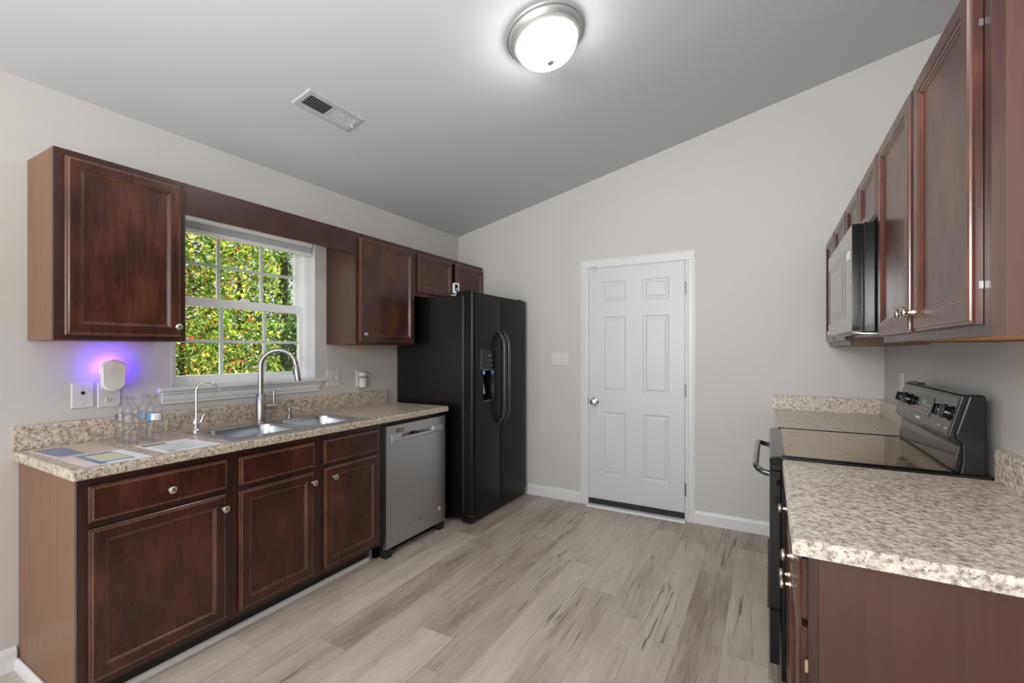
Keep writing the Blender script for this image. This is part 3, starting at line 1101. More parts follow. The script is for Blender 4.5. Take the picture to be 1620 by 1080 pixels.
fBk = lambda u, v, w: Vector((u, YB - w, v))
o = plate('light_switch', 'white triple switch plate on the back wall beside the entry door', fBk, -1.633, 1.260, .175, .122, 0, 'switch')
for dx in (-.046, 0, .046):
    bm = BM()
    box(bm, -1.633 + dx - .006, -1.633 + dx + .006, YB - .0075, YB - .006, 1.246, 1.274)
    prism(bm, [(YB - .007, 1.254), (YB - .020, 1.264), (YB - .020, 1.271), (YB - .007, 1.267)], 'x', -1.633 + dx - .0045, -1.633 + dx + .0045)
    obj('toggle', bm, 'white_plastic', o)
fR = facing(XR, -1)
o = plate('wall_outlet', 'white outlet edge-on on the right wall behind the range controls', fR, 3.325, 1.150, .078, .122, 0)
obj('socket', nested(BM(), fR, 3.308, 3.342, 1.163, 1.191, [(0, .006), (0, .008), (.001, .0085)]), 'plate_plastic', o)
obj('socket', nested(BM(), fR, 3.308, 3.342, 1.109, 1.137, [(0, .006), (0, .008), (.001, .0085)]), 'plate_plastic', o)

# ------------------------------------------------------------------ dishwasher
dw = thing('dishwasher', 'stainless steel dishwasher between sink cabinet and black refrigerator', 'dishwasher', (XL, 2.43, 0))
DX = -2.122
obj('tub', B(XL + .03, DX - .045, 2.118, 2.742, .10, .868), 'satin_black', dw)
obj('kick_plate', B(XL + .03, BX - .05, 2.112, 2.748, .0, .098), 'satin_black', dw)
obj('side_seal', B(DX - .044, DX - .030, 2.1065, 2.746, .075, .872), 'satin_black', dw)
fDW = facing(DX, 1)
pocket = [(0, 0), (.003, -.004), (.006, -.022), (.008, -.024)]
bm = grid_panel(BM(), fDW, 2.132, 2.738, .062, .846, .029, [(2.272, 2.60, .742, .786, pocket, 0)])
obj('door_panel', bm, 'stainless', dw, bevel=0)
fd2 = facing(DX, 1)
bm = BM()
nested(bm, fd2, 2.180, 2.272, .742, .787, [(0, .0003), (.001, .003), (.004, .004)])
nested(bm, fd2, 2.600, 2.708, .742, .789, [(0, .0003), (.001, .006), (.005, .008)])
prism(bm, [(DX - .012, .739), (DX + .004, .739), (DX + .006, .744), (DX + .005, .760), (DX + .001, .764), (DX - .010, .758)], 'y', 2.276, 2.598)
obj('pocket_handle', bm, 'stainless_light', dw)
obj('latch', B(DX - .006, DX + .003, 2.395, 2.455, .762, .776), 'dark_slot', dw)
bd = obj('badge', nested(BM(), fDW, 2.222, 2.288, .797, .821, [(0, .0003), (.0005, .0015)]), 'dark_slot', dw, label='small dark badge beside the handle')
bm = BM()
lathe(bm, [(.0085, .0016), (.0085, .0022), (.006, .0022), (.006, .0016)], fDW(2.236, .809, 0), (1, 0, 0), 18, capped=False)
for k in range(3):
    box(bm, DX + .0016, DX + .0021, 2.250 + k * .011, 2.257 + k * .011, .803, .815)
obj('badge_marks', bm, 'stainless_light', bd)
lg = obj('logo_plate', nested(BM(), fDW, 2.395, 2.478, .148, .172, [(0, .0003), (.0005, .0015)]), 'mark_grey', dw, label='small maker plate low on the door')
text_part('lettering', 'MAYTAG', .019, (DX + .0018, 2.4365, .160), (0, 1, 0), (0, 0, 1), 'dark_slot', lg)
st = obj('round_sticker', lathe(BM(), [(.019, .0003), (.019, .0012), (0, .0012)], fDW(2.668, .165, 0), (1, 0, 0), 22), 'mark_grey', dw, label='small round sticker with a white emblem')
bm = BM()
for k in range(5):
    a = k * 1.256 + .4
    lathe(bm, [(.0055, .0013), (.0055, .0018), (0, .0018)], fDW(2.668 + .007 * math.cos(a), .170 + .007 * math.sin(a), 0), (1, 0, 0), 8)
obj('sticker_emblem', bm, 'mark_white', st)
for y in (2.16, 2.70):
    obj('foot', B(DX - .06, DX - .005, y - .025, y + .025, 0, .055), 'black_rubber', dw)

# ------------------------------------------------------------------ refrigerator
fr = thing('refrigerator', 'black side-by-side refrigerator with ice and water dispenser', 'refrigerator', (XL, 3.29, 0))
FY0, FY1, FYS = 2.862, 3.728, 3.262
FXD = -1.948
obj('case', B(-2.735, -2.052, FY0 + .012, FY1 - .008, .03, 1.762), 'fridge_case', fr, bevel=.006)
obj('door_gasket', B(-2.0515, -2.0355, FY0 + .016, FY1 - .014, .085, 1.762), 'black_rubber', fr)


def fdoor(name, y0, y1, z0, z1, rec=None):
    n = 6
    def frame_pts(x0, x1, y0, y1, rl, rr_):
        pts = [(x0, y0)]
        for i in range(n + 1):
            a = PI - PI / 2 * i / n
            pts.append((x1 - rl + rl * math.sin(PI / 2 * i / n), y0 + rl - rl * math.cos(PI / 2 * i / n)))
        for i in range(n + 1):
            pts.append((x1 - rr_ + rr_ * math.cos(PI / 2 * i / n), y1 - rr_ + rr_ * math.sin(PI / 2 * i / n)))
        pts.append((x0, y1))
        return pts
    return frame_pts(-2.035, FXD, y0, y1, .030 if y0 < 3 else .010, .010 if y0 < 3 else .030)


# dispenser opening in the freezer door: built from blocks of the door profile
DY0, DY1, DZ0, DZ1 = 2.985, 3.150, .935, 1.180
prof = fdoor('freezer', FY0, FYS - .003, 0, 0)
bm = BM()
prism(bm, prof, 'z', .075, DZ0)
prism(bm, prof, 'z', DZ1, 1.780)
lp = [p for p in prof if p[1] < DY0 - .02]
prism(bm, lp + [(FXD, DY0), (-2.035, DY0)], 'z', DZ0, DZ1)
rp = [p for p in prof if p[1] > DY1 + .02]
prism(bm, [(-2.035, DY1), (FXD, DY1)] + rp, 'z', DZ0, DZ1)
fd = obj('freezer_door', bm, 'fridge_black', fr, smooth=True)
obj('fridge_door', prism(BM(), fdoor('fridge', FYS + .003, FY1, 0, 0), 'z', .075, 1.780), 'fridge_black', fr, smooth=True)
ff_ = facing(FXD, 1)
bm = BM()
x0, x1 = -2.033, FXD + .003
for q in ((x0, x0 + .004, DY0 + .001, DY1 - .001, DZ0 + .001, DZ1 - .001), (x0, x1, DY0 + .0005, DY0 + .006, DZ0 + .001, DZ1 - .001), (x0, x1, DY1 - .006, DY1 - .0005, DZ0 + .001, DZ1 - .001), (x0, x1, DY0 + .006, DY1 - .006, DZ1 - .007, DZ1 - .001)):
    box(bm, *q)
obj('dispenser_cavity', bm, 'satin_black', fd)
obj('drip_tray', prism(BM(), [(x0 + .004, DZ0 + .001), (x1 + .006, DZ0 + .001), (x1 + .008, DZ0 + .006), (x0 + .004, DZ0 + .012)], 'y', DY0 + .006, DY1 - .006), 'silver_trim', fd, label='grey drip tray')
bm = nested(BM(), ff_, 2.962, 3.165, 1.186, 1.345, [(0, .0003), (.001, .003), (.006, .005)])
cp = obj('control_panel', bm, 'gloss_black', fd)
for k in range(5):
    y = 3.035 + k * .025
    obj('button_mark', B(FXD + .0051, FXD + .0056, y - .004, y + .004, 1.254, 1.259), 'mark_grey', cp)
obj('brand_mark', B(FXD + .0051, FXD + .0056, 3.055, 3.110, 1.291, 1.297), 'mark_grey', cp)
for y in (3.05, 3.12):
    obj('button_mark', B(FXD + .0051, FXD + .0056, y - .008, y + .008, 1.214, 1.217), 'mark_grey', cp)
obj('panel_trim', B(FXD + .0005, FXD + .007, 2.975, 3.11, 1.1825, 1.1855), 'silver_trim', fd)
obj('cavity_edge', B(FXD - .02, FXD + .006, DY1 - .0125, DY1 - .0065, DZ0 + .02, DZ1 - .008), 'silver_trim', fd)
nz = lathe(BM(), [(.016, 0), (.016, .012), (.011, .03), (0, .03)], (-1.992, 3.06, DZ1 - .008), (0, 0, -1), 16)
obj('water_nozzle', nz, 'blue_led', fd, smooth=True, label='blue lit water nozzle')
bm = BM()
prism(bm, [(-2.028, DZ1 - .03), (-2.020, DZ1 - .03), (-1.985, DZ0 + .05), (-1.995, DZ0 + .045)], 'y', 3.045, 3.085)
obj('dispenser_paddle', bm, 'handle_black', fd)


def handle(y, bend):
    n = 22
    pts = []
    for i in range(n + 1):
        t = i / n
        z = .735 + (1.490 - .735) * t
        e = min(1, min(t, 1 - t) / .17)
        bow = math.sin(e * PI / 2) ** .8
        pts.append((FXD + .002 + .058 * bow, y, z))
    bm = BM()
    rs = []
    for p in pts:
        rs.append(ring(bm, [(p[0] + .011 * math.cos(a), p[1] + .0145 * math.sin(a), p[2]) for a in [2 * PI * k / 14 for k in range(14)]]))
    for a, b in zip(rs, rs[1:]):
        bridge(bm, a, b)
    cap(bm, rs[0]); cap(bm, rs[-1])
    return bm


obj('handle', handle(3.226, 1), 'handle_black', fr, smooth=True)
obj('handle', handle(3.300, 1), 'handle_black', fr, smooth=True)
obj('base_grille', prism(BM(), [(-2.06, .012), (-1.985, .012), (-1.962, .03), (-1.965, .070), (-2.06, .072)], 'y', FY0 + .008, FY1 - .008), 'satin_black', fr)
obj('corner_cap', B(-2.030, -1.958, FY0 + .004, FY0 + .06, .071, .0745), 'silver_trim', fr, label='bright strip at the door corner')
for y in (FY0 + .04, FY1 - .04):
    obj('hinge_cover', prism(BM(), [(-2.13, 1.7625), (-2.04, 1.7625), (-2.035, 1.7805), (-1.975, 1.7805), (-1.985, 1.799), (-2.12, 1.795)], 'y', y - .022, y + .022), 'satin_black', fr, bevel=.003)
for x in (-2.66, -2.03):
    for y in (FY0 + .06, FY1 - .06):
        obj('foot', lathe(BM(), [(.02, 0), (.02, .0295), (0, .0295)], (x, y, 0), (0, 0, 1), 14), 'black_rubber', fr)

sc_ = thing('security_camera', 'tiny white camera standing on top of the refrigerator', 'camera', (-2.16, 2.925, 1.7625))
sx_, sy_ = -2.16, 2.925
obj('base', lathe(BM(), [(.030, 0), (.029, .006), (.012, .010), (.006, .013), (.006, .022), (0, .022)], (sx_, sy_, 1.7625), (0, 0, 1), 22), 'white_plastic', sc_, smooth=True)
rot = Matrix.Rotation(math.radians(-38), 3, 'Z')
def rbox(hx, hy, z0, z1, ox=0):
    bm = B(ox - hx, ox + hx, -hy, hy, z0, z1)
    bmesh.ops.rotate(bm, cent=(0, 0, 0), matrix=rot, verts=bm.verts)
    bmesh.ops.translate(bm, verts=bm.verts, vec=(sx_, sy_, 0))
    return bm
bd = obj('body', rbox(.013, .0255, 1.788, 1.868), 'white_plastic', sc_, bevel=.006)
obj('lens_window', rbox(.0008, .0125, 1.802, 1.856, .0138), 'gloss_black', bd)
obj('indicator', rbox(.0005, .005, 1.813, 1.823, .0152), 'blue_led', bd)

# ------------------------------------------------------------------ right hand run: wall cabinets
FXR = .357
RB, RT = 1.362, 2.078
fU = facing(FXR - .001, -1)
DT = 2.053
c = thing('wall_cabinet', 'tall two door dark cherry wall cabinet hanging over the near grey counter', 'cabinet', (XR, 1.61, RB))
carcass(c, FXR, XR - .001, 1.162, 2.0605, RB, RT, -1, side_mat='cherry_side')
d1 = front(c, 'door', fU, 1.196, 1.597, 1.385, DT, (1.578, 1.436))
d2 = front(c, 'door', fU, 1.632, 2.048, 1.385, DT, (1.652, 1.436))
for z in (1.46, 1.96):
    obj('hinge', B(FXR - .0075, FXR - .001, 1.194, 1.1955, z - .007, z + .007), 'hinge_steel', d1)
c = thing('wall_cabinet', 'short two door dark cherry wall cabinet directly above the microwave', 'cabinet', (XR, 2.44, 1.806))
carcass(c, FXR, XR - .001, 2.0615, 2.8225, 1.806, RT, -1)
front(c, 'door', fU, 2.072, 2.438, 1.824, DT, (2.418, 1.846))
front(c, 'door', fU, 2.448, 2.812, 1.824, DT, (2.468, 1.846))
c = thing('wall_cabinet', 'two door dark cherry wall cabinet in the corner beyond the microwave', 'cabinet', (XR, 3.29, RB))
carcass(c, FXR, XR - .001, 2.8235, 3.755, RB, RT, -1, under='side_laminate')
front(c, 'door', fU, 2.850, 3.270, 1.385, DT, (3.248, 1.436))
front(c, 'door', fU, 3.300, 3.725, 1.385, DT, (3.322, 1.436))

# ---- microwave
mw = thing('microwave', 'over-the-range stainless and black microwave between the wall cabinets', 'microwave', (XR, 2.44, 1.40))
MX = .266
obj('body', B(.300, XR - .004, 2.066, 2.817, 1.400, 1.800), 'gloss_black', mw, bevel=.004)
fM = facing(MX, -1)
bm = grid_panel(BM(), fM, 2.067, 2.816, 1.408, 1.797, .033, [
    (2.262, 2.800, 1.462, 1.735, [(0, 0), (.002, -.002), (.004, -.0025)], 1),
    (2.085, 2.246, 1.462, 1.735, [(0, 0), (.001, -.001), (.002, -.0012)], 0)])
for f in bm.faces:
    if all(abs(v.co.y - 2.067) < 1e-5 for v in f.verts):
        f.material_index = 2
md = obj('door', bm, ['stainless_micro', 'microwave_glass', 'gloss_black'], mw)
bm = nested(BM(), fM, 2.335, 2.740, 1.505, 1.695, [(0, -.0023), (.001, -.0018), (.002, -.0017)], back=False)
obj('window_screen', bm, 'stainless_micro', md)
bm = BM()
box(bm, MX + .0003, MX + .0011, 2.13, 2.205, 1.680, 1.712)
obj('clock_display', bm, 'mark_white', md)
obj('pull_recess', B(MX + .016, MX + .028, 2.0655, 2.0668, 1.42, 1.49), 'dark_slot', md)
bm = BM()
for k in range(10):
    box(bm, .36 + k * .02, .372 + k * .02, 2.16, 2.72, 1.3965, 1.3995)
obj('filter_grille', bm, 'stainless_light', mw)
obj('vent_lip', prism(BM(), [(.268, 1.404), (.298, 1.396), (.62, 1.393), (.62, 1.3995), (.298, 1.3995)], 'y', 2.09, 2.13), 'stainless_light', mw)

# ---- right counters
RX = .046
fRb = facing(.0775, -1)
rc = thing('countertop', 'near grey speckled laminate countertop beside the black range', 'countertop', (XR, 1.62, .876))
obj('top', prism(BM(), [(XR - .001, .876), (XR - .001, .914)] + counter_nose(RX, -1), 'y', 1.204, 2.044), 'granite_grey', rc)
obj('end_cap', prism(BM(), [(XR - .001, .8765), (XR - .001, .9137)] + counter_nose(RX + .0003, -1, .8765, .9137), 'y', 1.2005, 1.2035), 'granite_grey', rc)
bsr = [(XR - .001, .9145), (XR - .022, .9145), (XR - .022, 1.006), (XR - .019, 1.014), (XR - .012, 1.018), (XR - .001, 1.018)]
obj('backsplash', prism(BM(), bsr, 'y', 1.2005, 2.044), 'granite_grey', rc)
rc = thing('countertop', 'corner grey speckled laminate countertop beyond the black range', 'countertop', (XR, 3.3, .876))
obj('top', prism(BM(), [(XR - .001, .876), (XR - .001, .914)] + counter_nose(RX - .012, -1), 'y', 2.822, YB - .001), 'granite_grey', rc)
obj('backsplash', prism(BM(), bsr, 'y', 2.822, YB - .001), 'granite_grey', rc)
obj('backsplash', prism(BM(), [(YB - .001, .9145), (YB - .021, .9145), (YB - .021, 1.012), (YB - .017, 1.018), (YB - .001, 1.018)], 'x', .024, XR - .0225), 'granite_grey', rc)


def right_base(parent, y0, y1, drawers, doors):
    for y in (y0, y1 - .013):
        bm = B(.0975, XR - .001, y, y + .013, 0, .875)
        obj('side_panel', bm, 'cherry_side', parent)
    bm = BM()
    box(bm, .098, XR - .001, y0 + .0135, y1 - .0135, .10, .113)
    box(bm, XR - .008, XR - .001, y0 + .0135, y1 - .0135, .113, .875)
    obj('cabinet_back', bm, 'raw_maple', parent)
    bm = BM()
    a, b, w = .078, .097, .038
    box(bm, a, b, y0, y0 + w, 0, .875); box(bm, a, b, y1 - w, y1, .10, .875)
    for z0, z1 in ((.10, .138), (.69, .72), (.85, .875)):
        box(bm, a, b, y0 + w, y1 - w, z0, z1)
    obj('face_frame', bm, 'cherry_frame', parent)
    obj('toe_kick', B(.150, .153, y0 + .0135, y1 - .0135, 0, .10), 'toe_kick_black', parent)
    for u0, u1, k in drawers:
        d = front(parent, 'drawer', fRb, u0, u1, .722, .858, (k, .775))
        obj('drawer_box', B(.0785, .50, max(u0, y0 + w) + .012, min(u1, y1 - w) - .012, .735, .835), 'raw_maple', d)
    for u0, u1, k, hy in doors:
        d = front(parent, 'door', fRb, u0, u1, .125, .703, (k, .632))
        for z in (.20, .62):
            obj('hinge', B(.0715, .0777, hy - .004, hy + .004, z - .014, z + .014), 'brass', d)


c = thing('base_cabinet', 'dark cherry base cabinet under the near grey counter beside the range', 'cabinet', (XR, 1.63, 0))
right_base(c, 1.222, 2.040, [(1.236, 1.618, 1.452), (1.648, 2.028, 1.875)], [(1.236, 1.618, 1.600, 1.229), (1.648, 2.028, 1.668, 2.035)])
c = thing('base_cabinet', 'dark cherry corner base cabinet under the far grey counter beyond the range', 'cabinet', (XR, 3.29, 0))
right_base(c, 2.826, 3.768, [(2.846, 3.29, 3.07), (3.31, 3.75, 3.53)], [(2.846, 3.29, 3.27, 2.838), (3.31, 3.75, 3.33, 3.757)])

# ------------------------------------------------------------------ range
rg = thing('range', 'black freestanding electric range with glass cooktop under the microwave', 'range', (XR, 2.43, 0))
RY0, RY1 = 2.050, 2.816
obj('body', B(.044, .640, RY0 + .004, RY1 - .004, .05, .888), 'satin_black', rg)
bm = BM()
pr = [(.640, .889), (.012, .889), (.004, .893), (.002, .902), (.004, .912), (.011, .919), (.030, .922), (.640, .922)]
prism(bm, pr, 'y', RY0 + .001, RY1 - .001)
obj('cooktop_frame', bm, 'gloss_black', rg, bevel=.003)
bm = BM()
a = ring(bm, rrect(.300, 2.433, .245, .355, .012, .9225))
b = ring(bm, rrect(.300, 2.433, .245, .355, .012, .9245))
bridge(bm, a, b); cap(bm, a); cap(bm, b)
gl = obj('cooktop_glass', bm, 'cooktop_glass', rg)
for x, y, r in ((.17, 2.25, .105), (.17, 2.63, .08), (.42, 2.25, .08), (.42, 2.63, .105)):
    obj('burner_ring', lathe(BM(), [(r, .0002), (r, .0005), (r - .0012, .0005), (r - .0012, .0002)], (x, y, .9245), (0, 0, 1), 48, capped=False), 'mark_grey', gl)
# raised rim around the glass
for q in ((.045, .545, RY0 + .006, RY0 + .018), (.045, .545, RY1 - .018, RY1 - .006)):
    obj('cooktop_rim', B(q[0], q[1], q[2], q[3], .9225, .927), 'gloss_black', rg, bevel=.002)
# backguard
bm = BM()
prof = [(.612, .9225), (.548, .9225), (.541, .934), (.549, .985), (.554, 1.012), (.536, 1.030), (.528, 1.043), (.564, 1.180), (.569, 1.186), (.604, 1.186), (.612, 1.178)]
prism(bm, prof, 'y', RY0 + .016, RY1 - .016)
bgd = obj('backguard', bm, 'gloss_black', rg, bevel=.003)
for y0, y1 in ((RY0, RY0 + .0155), (RY1 - .0155, RY1)):
    bm = BM()
    prism(bm, [(.618, .9225), (.555, .9225), (.562, .96), (.562, 1.02), (.548, 1.036), (.545, 1.055), (.578, 1.182), (.583, 1.188), (.612, 1.188), (.618, 1.182)], 'y', y0, y1)
    obj('end_cap', bm, 'satin_black', rg, bevel=.004)
# control panel face: points on the sloped plane
sl = Vector((.564 - .528, 0, 1.180 - 1.043)).normalized()
nrm = Vector((-sl.z, 0, sl.x))
def fP(u, v, w):
    return Vector((.528, 0, 1.043)) + Vector((0, u, 0)) + sl * v + nrm * w
PH = .1416
bm = nested(BM(), fP, RY0 + .020, RY1 - .020, .004, PH - .004, [(0, .0003), (.001, .002), (.006, .003)])
pnl = obj('control_panel', bm, 'range_panel', rg)
obj('display_panel', nested(BM(), fP, 2.300, 2.540, .036, .112, [(0, .003), (.001, .0042), (.003, .0045)]), 'gloss_black', pnl)
bm = BM()
for y, w in ((2.424, .009), (2.409, .009), (2.394, .009)):
    for (a, b_, c_, d_) in ((-.4, .4, .0, .1), (-.4, .4, .45, .55), (-.4, .4, .9, 1.0), (.3, .42, .05, .95)):
        q = [fP(y + a * w * .8, .080 + c_ * .013, .0047), fP(y + b_ * w * .8, .080 + c_ * .013, .0047), fP(y + b_ * w * .8, .080 + d_ * .013, .0047), fP(y + a * w * .8, .080 + d_ * .013, .0047)]
        cap(bm, ring(bm, q))
obj('clock_digits', bm, 'green_digits', pnl)
bm = BM()
rnd_ = random.Random(3)
for k in range(6):
    for j in range(3):
        y, v = 2.325 + k * .036, .045 + j * .016
        if 2.37 < y < 2.45 and j == 2:
            continue
        cap(bm, ring(bm, [fP(y + a, v + b_, .0047) for a, b_ in ((0, 0), (.012, 0), (.012, .003), (0, .003))]))
for y in (2.705, 2.605, 2.175, 2.100):
    for a in range(7):
        t = PI * (.0 + a / 6)
        yy, vv = y + .034 * math.cos(t), .076 + .034 * math.sin(t)
        cap(bm, ring(bm, [fP(yy + p, vv + q, .0032) for p, q in ((-.0015, -.0015), (.0015, -.0015), (.0015, .0015), (-.0015, .0015))]))
    for q0 in (-.010, .006):
        cap(bm, ring(bm, [fP(y + q0 + p, .022 + q, .0032) for p, q in ((0, 0), (.006, 0), (.006, .006), (0, .006))]))
obj('panel_marks', bm, 'mark_white', pnl)
text_part('lettering', 'FRIGIDAIRE', .0115, fP(2.435, .020, .0032), (0, -1, 0), sl, 'mark_white', pnl, .0003)
for y in (2.705, 2.605, 2.175, 2.100):
    bm = BM()
    lathe(bm, [(.026, .0032), (.026, .006), (.021, .010), (.019, .024), (.017, .027), (0, .027)], fP(y, .078, 0), nrm, 24)
    for sg in (1,):
        q = []
        for u_, v_ in ((-.005, -.021), (.005, -.021), (.005, .021), (-.005, .021)):
            q.append((u_, v_))
        lo = ring(bm, [fP(y + u_, .078 + v_, .018) for u_, v_ in q])
        hi = ring(bm, [fP(y + u_ * .7, .078 + v_ * .9, .036) for u_, v_ in q])
        bridge(bm, lo, hi); cap(bm, lo); cap(bm, hi)
    obj('control_knob', bm, 'gloss_black', rg, smooth=True)
obj('rear_clip', B(.585, .605, 2.655, 2.700, 1.1863, 1.1905), 'dark_slot', rg)
# oven door, handle, drawer
fO = facing(.004, -1)
bm = grid_panel(BM(), fO, RY0 + .008, RY1 - .008, .330, .862, .036, [(2.15, 2.716, .44, .74, [(0, 0), (.003, -.002), (.006, -.002)], 1)])
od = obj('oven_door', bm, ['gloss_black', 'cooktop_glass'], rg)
obj('door_vent_strip', B(.010, .042, RY0 + .012, RY1 - .012, .866, .8875), 'satin_black', rg)
ha = [(.003, 2.112, .838), (-.018, 2.113, .842), (-.036, 2.122, .850), (-.046, 2.146, .855), (-.048, 2.18, .857)]
hb = [(x, 2.866 - (y - 2.0) + 0.0, z) for x, y, z in reversed(ha)]
obj('handle', tube(BM(), ha + hb, .0115, 16, sy=1.2), 'handle_black', od, smooth=True)
bm = grid_panel(BM(), fO, RY0 + .008, RY1 - .008, .108, .318, .034, [(2.10, 2.766, .13, .296, [(0, 0), (.012, -.003), (.016, -.003)], 0)])
obj('storage_drawer', bm, 'gloss_black', rg)
obj('drawer_lip', prism(BM(), [(.038, .320), (-.002, .322), (-.004, .327), (.038, .329)], 'y', RY0 + .010, RY1 - .010), 'satin_black', rg)
obj('base_plinth', B(.060, .620, RY0 + .02, RY1 - .02, .012, .0495), 'satin_black', rg)
for x in (.09, .58):
    for y in (RY0 + .06, RY1 - .06):
        obj('foot', lathe(BM(), [(.022, 0), (.022, .0115), (0, .0115)], (x, y, 0), (0, 0, 1), 12), 'black_rubber', rg)

# ------------------------------------------------------------------ on the ceiling
sa = math.atan(.2212)
cn = Vector((math.sin(sa), 0, -math.cos(sa)))            # out of the ceiling, downwards
ce = Vector((math.cos(sa), 0, math.sin(sa)))             # up the slope
lc = Vector((-.957, 2.020, CZ(-.957)))
cl = thing('ceiling_light', 'round flush ceiling light with a glowing dome and grey metal rim', 'ceiling light', lc)
pr = [(.150, .0005), (.190, .0005), (.193, .006), (.190, .014), (.182, .018), (.180, .026), (.170, .036), (.166, .040), (.166, .048), (.158, .054), (.152, .056), (.148, .050), (.148, .010)]
obj('rim', lathe(BM(), pr, lc, cn, 64, capped=False), 'nickel_rim' if 'nickel_rim' in M else 'silver_trim', cl, smooth=True)
pr = [(.1475, .050), (.149, .054)]
for i in range(1, 13):
    a = PI / 2 * i / 12
    pr.append((.149 * math.cos(a) ** .9 if i < 12 else 0, .054 + .088 * math.sin(a)))
dm = obj('dome', lathe(BM(), pr, lc, cn, 48), 'dome_glass', cl, smooth=True)
obj('finial', lathe(BM(), [(.014, .1395), (.021, .1445), (.021, .152), (.015, .160), (0, .163)], lc, cn, 18), 'nickel_rim', cl, smooth=True)

vt = thing('air_vent', 'grey metal ceiling air register with slanted louvres', 'vent', (-2.08, 1.668, CZ(-2.08)))
vc = Vector((-2.080, 1.668, CZ(-2.080)))
def fV(u, v, w):   # u along y, v up the slope, w out of the ceiling
    return vc + Vector((0, u, 0)) + ce * v + cn * w
hu, hv_, iu, iv = .178, .0765, .146, .042
bm = BM()
ro = [ring(bm, rect(fV, -a, a, -b, b, w)) for a, b, w in ((hu, hv_, .0005), (hu, hv_, .003), (hu - .006, hv_ - .006, .008), (iu + .004, iv + .004, .008), (iu, iv, .006), (iu, iv, .0008))]
for a, b in zip(ro, ro[1:]):
    bridge(bm, a, b)
obj('vent_frame', bm, 'vent_metal' if 'vent_metal' in M else 'white_trim', vt)
bm = BM()
cap(bm, ring(bm, rect(fV, -iu, iu, -iv, iv, .0009)))
obj('vent_throat', bm, 'dark_slot', vt)
bm = BM()
nl = 10
for half in (0, 1):
    for k in range(nl):
        u = (-iu if half == 0 else .006) + (k + .5) * (iu - .006) / nl
        tilt = -.0034 if half == 0 else .0034
        q0 = [fV(u + tilt + e, v, .0072) for e, v in ((-.0009, -iv), (.0009, -iv), (.0009, iv), (-.0009, iv))]
        q1 = [fV(u - tilt + e, v, .0012) for e, v in ((-.0009, -iv), (.0009, -iv), (.0009, iv), (-.0009, iv))]
        a, b = ring(bm, q0), ring(bm, q1)
        bridge(bm, a, b); cap(bm, a); cap(bm, b)
nested(bm, fV, -.005, .005, -iv, iv, [(0, .001), (0, .0075)])
obj('louvres', bm, 'vent_metal' if 'vent_metal' in M else 'white_trim', vt)
obj('damper_lever', nested(BM(), fV, iu + .008, iu + .020, -.012, -.006, [(0, .008), (0, .022), (.001, .023)]), 'white_trim', vt)

# ------------------------------------------------------------------ outside the window
gz = -.6
struct('ground', B(-30, XL - WX - .02, -12, 34, gz - .2, gz), 'grass_ground')


def leaf_cloud(blobs, n, size, seed, mat_, parent, name='foliage'):
    """leaves scattered through ellipsoids (centre, radii)"""
    rr_ = random.Random(seed)
    verts, faces = [], []
    wts = [b[1][0] * b[1][1] * b[1][2] for b in blobs]
    org = wloc(parent)
    for _ in range(n):
        c_, r_ = rr_.choices(blobs, wts)[0]
        while True:
            p = Vector((rr_.uniform(-1, 1), rr_.uniform(-1, 1), rr_.uniform(-1, 1)))
            if p.length <= 1 and rr_.random() < .35 + .65 * p.length:
                break
        p = Vector((c_[0] + p.x * r_[0], c_[1] + p.y * r_[1], c_[2] + p.z * r_[2])) - org
        s = size * rr_.uniform(.6, 1.3)
        d, u, w = basis((rr_.gauss(0, 1), rr_.gauss(0, 1), rr_.gauss(0, 1) + .6))
        a = rr_.uniform(0, 2 * PI)
        e1 = u * math.cos(a) + w * math.sin(a)
        e2 = d.cross(e1)
        i = len(verts)
        fold = d * s * .18
        verts += [p - e1 * s, p - e1 * s * .1 + e2 * s * .55 + fold, p + e1 * s, p - e1 * s * .1 - e2 * s * .55 + fold]
        faces += [(i, i + 1, i + 2), (i, i + 2, i + 3)]
    me = bpy.data.meshes.new(name)
    me.from_pydata([v[:] for v in verts], [], faces)
    me.materials.append(M[mat_])
    o = bpy.data.objects.new(name, me)
    COL.objects.link(o)
    o.parent = parent
    return o


def tree(label, loc, h, r, blobs, n, size, seed, mat_, lean=(0, 0), branches=4):
    t = thing('tree', label, 'tree', (loc[0], loc[1], gz))
    rr_ = random.Random(seed)
    p = [Vector((loc[0] + lean[0] * k, loc[1] + lean[1] * k, gz + h * k)) for k in (0, .25, .5, .75, 1)]
    tr_ = obj('trunk', tube(BM(), p, [r * 1.25, r, r * .85, r * .65, r * .3], 10), 'bark', t, smooth=True)
    for k in range(branches):
        b0 = p[0].lerp(p[4], .3 + .6 * k / max(branches, 1))
        a = rr_.uniform(0, 2 * PI)
        L_ = rr_.uniform(.3, .6)
        b1 = b0 + Vector((math.cos(a) * L_, math.sin(a) * L_, L_ * .7))
        obj('branch', tube(BM(), [b0, b0.lerp(b1, .5) + Vector((0, 0, .05)), b1], [r * .4, r * .28, r * .1], 7), 'bark', tr_)
    leaf_cloud(blobs, n, size, seed, mat_, t)
    return t


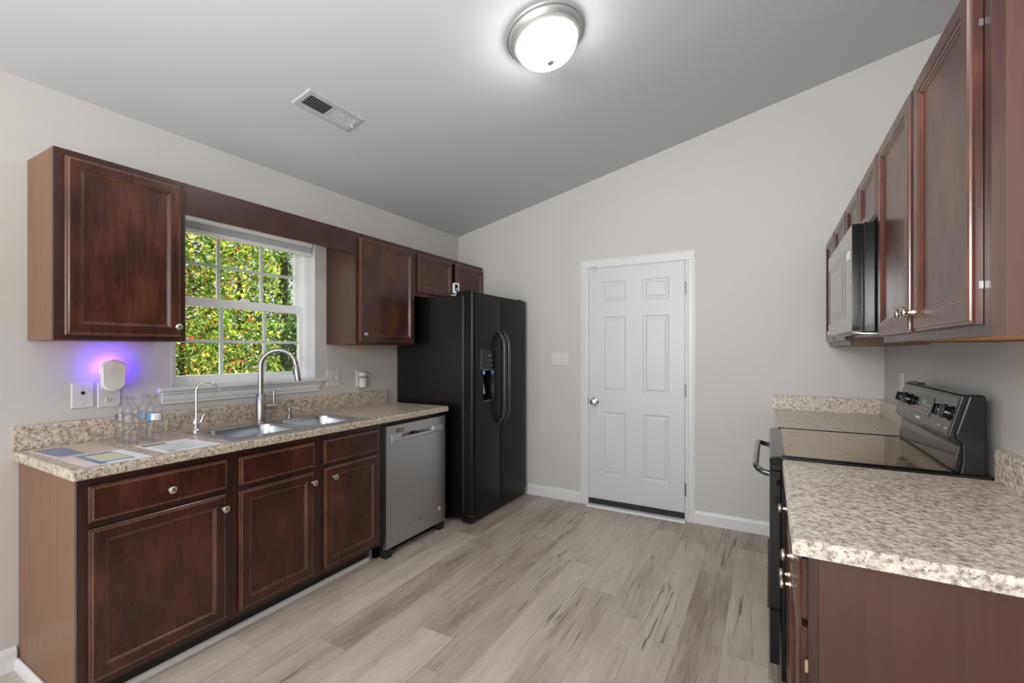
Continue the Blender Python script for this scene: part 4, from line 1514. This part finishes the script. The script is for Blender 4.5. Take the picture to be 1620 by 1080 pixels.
tree('yellow and orange leafed tree filling the near side of the window', (-6.0, 2.75, 0), 3.4, .05,
     [((-5.9, 2.75, 1.7), (.65, .68, 1.6)), ((-5.9, 2.7, 2.6), (.65, .7, .7)), ((-5.8, 2.6, .7), (.5, .6, .7))], 6500, .036, 11, 'leaf_autumn')
tree('bright yellow-green tree in the middle of the window', (-7.2, 4.1, 0), 3.8, .05,
     [((-7.1, 4.05, 1.9), (.75, .55, 1.5)), ((-7.1, 4.1, 2.9), (.7, .55, .6)), ((-6.9, 4.0, 1.0), (.6, .5, .7))], 5200, .040, 12, 'leaf_yellow')
tree('dark green shrubby tree low behind the faucet', (-7.6, 5.4, 0), 2.0, .04,
     [((-7.5, 5.35, .8), (.7, .68, .9)), ((-7.5, 5.2, 1.5), (.5, .5, .5))], 5200, .038, 13, 'leaf_green', branches=2)
tree('thick dark trunk standing behind the upper window panes', (-10.6, 7.1, 0), 9, .15,
     [((-10.6, 7.1, 4.2), (.9, .9, 1.2)), ((-10.4, 6.7, 2.6), (.5, .45, .6))], 2400, .05, 14, 'leaf_green', branches=3)
tree('slim dark trunk farthest to the right through the window', (-12.4, 9.3, 0), 10, .11,
     [((-12.4, 9.3, 4.4), (.9, .9, 1.3)), ((-12.2, 9.0, 1.6), (.8, .7, .9))], 3000, .055, 15, 'leaf_green', branches=3)
tree('pale green tree in the distance behind the yellow ones', (-14, 6.2, 0), 7, .13,
     [((-14, 6.2, 2.6), (1.2, 1.6, 1.7)), ((-13.8, 6.0, 1.2), (1.1, 1.5, 1.1))], 4600, .065, 16, 'leaf_yellow')
tree('dark distant woodland tree behind the whole window', (-18, 11.2, 0), 8, .15,
     [((-18, 11.0, 1.8), (1.3, 2.6, 1.9)), ((-18, 12.0, 3.0), (1.2, 1.6, 2.0))], 5200, .08, 17, 'leaf_green')
tree('shaded hedge-like tree low at the back of the yard', (-16.5, 6.0, 0), 3, .08,
     [((-16.5, 6.2, .9), (.9, 2.4, 1.5))], 3600, .08, 18, 'leaf_green', branches=2)
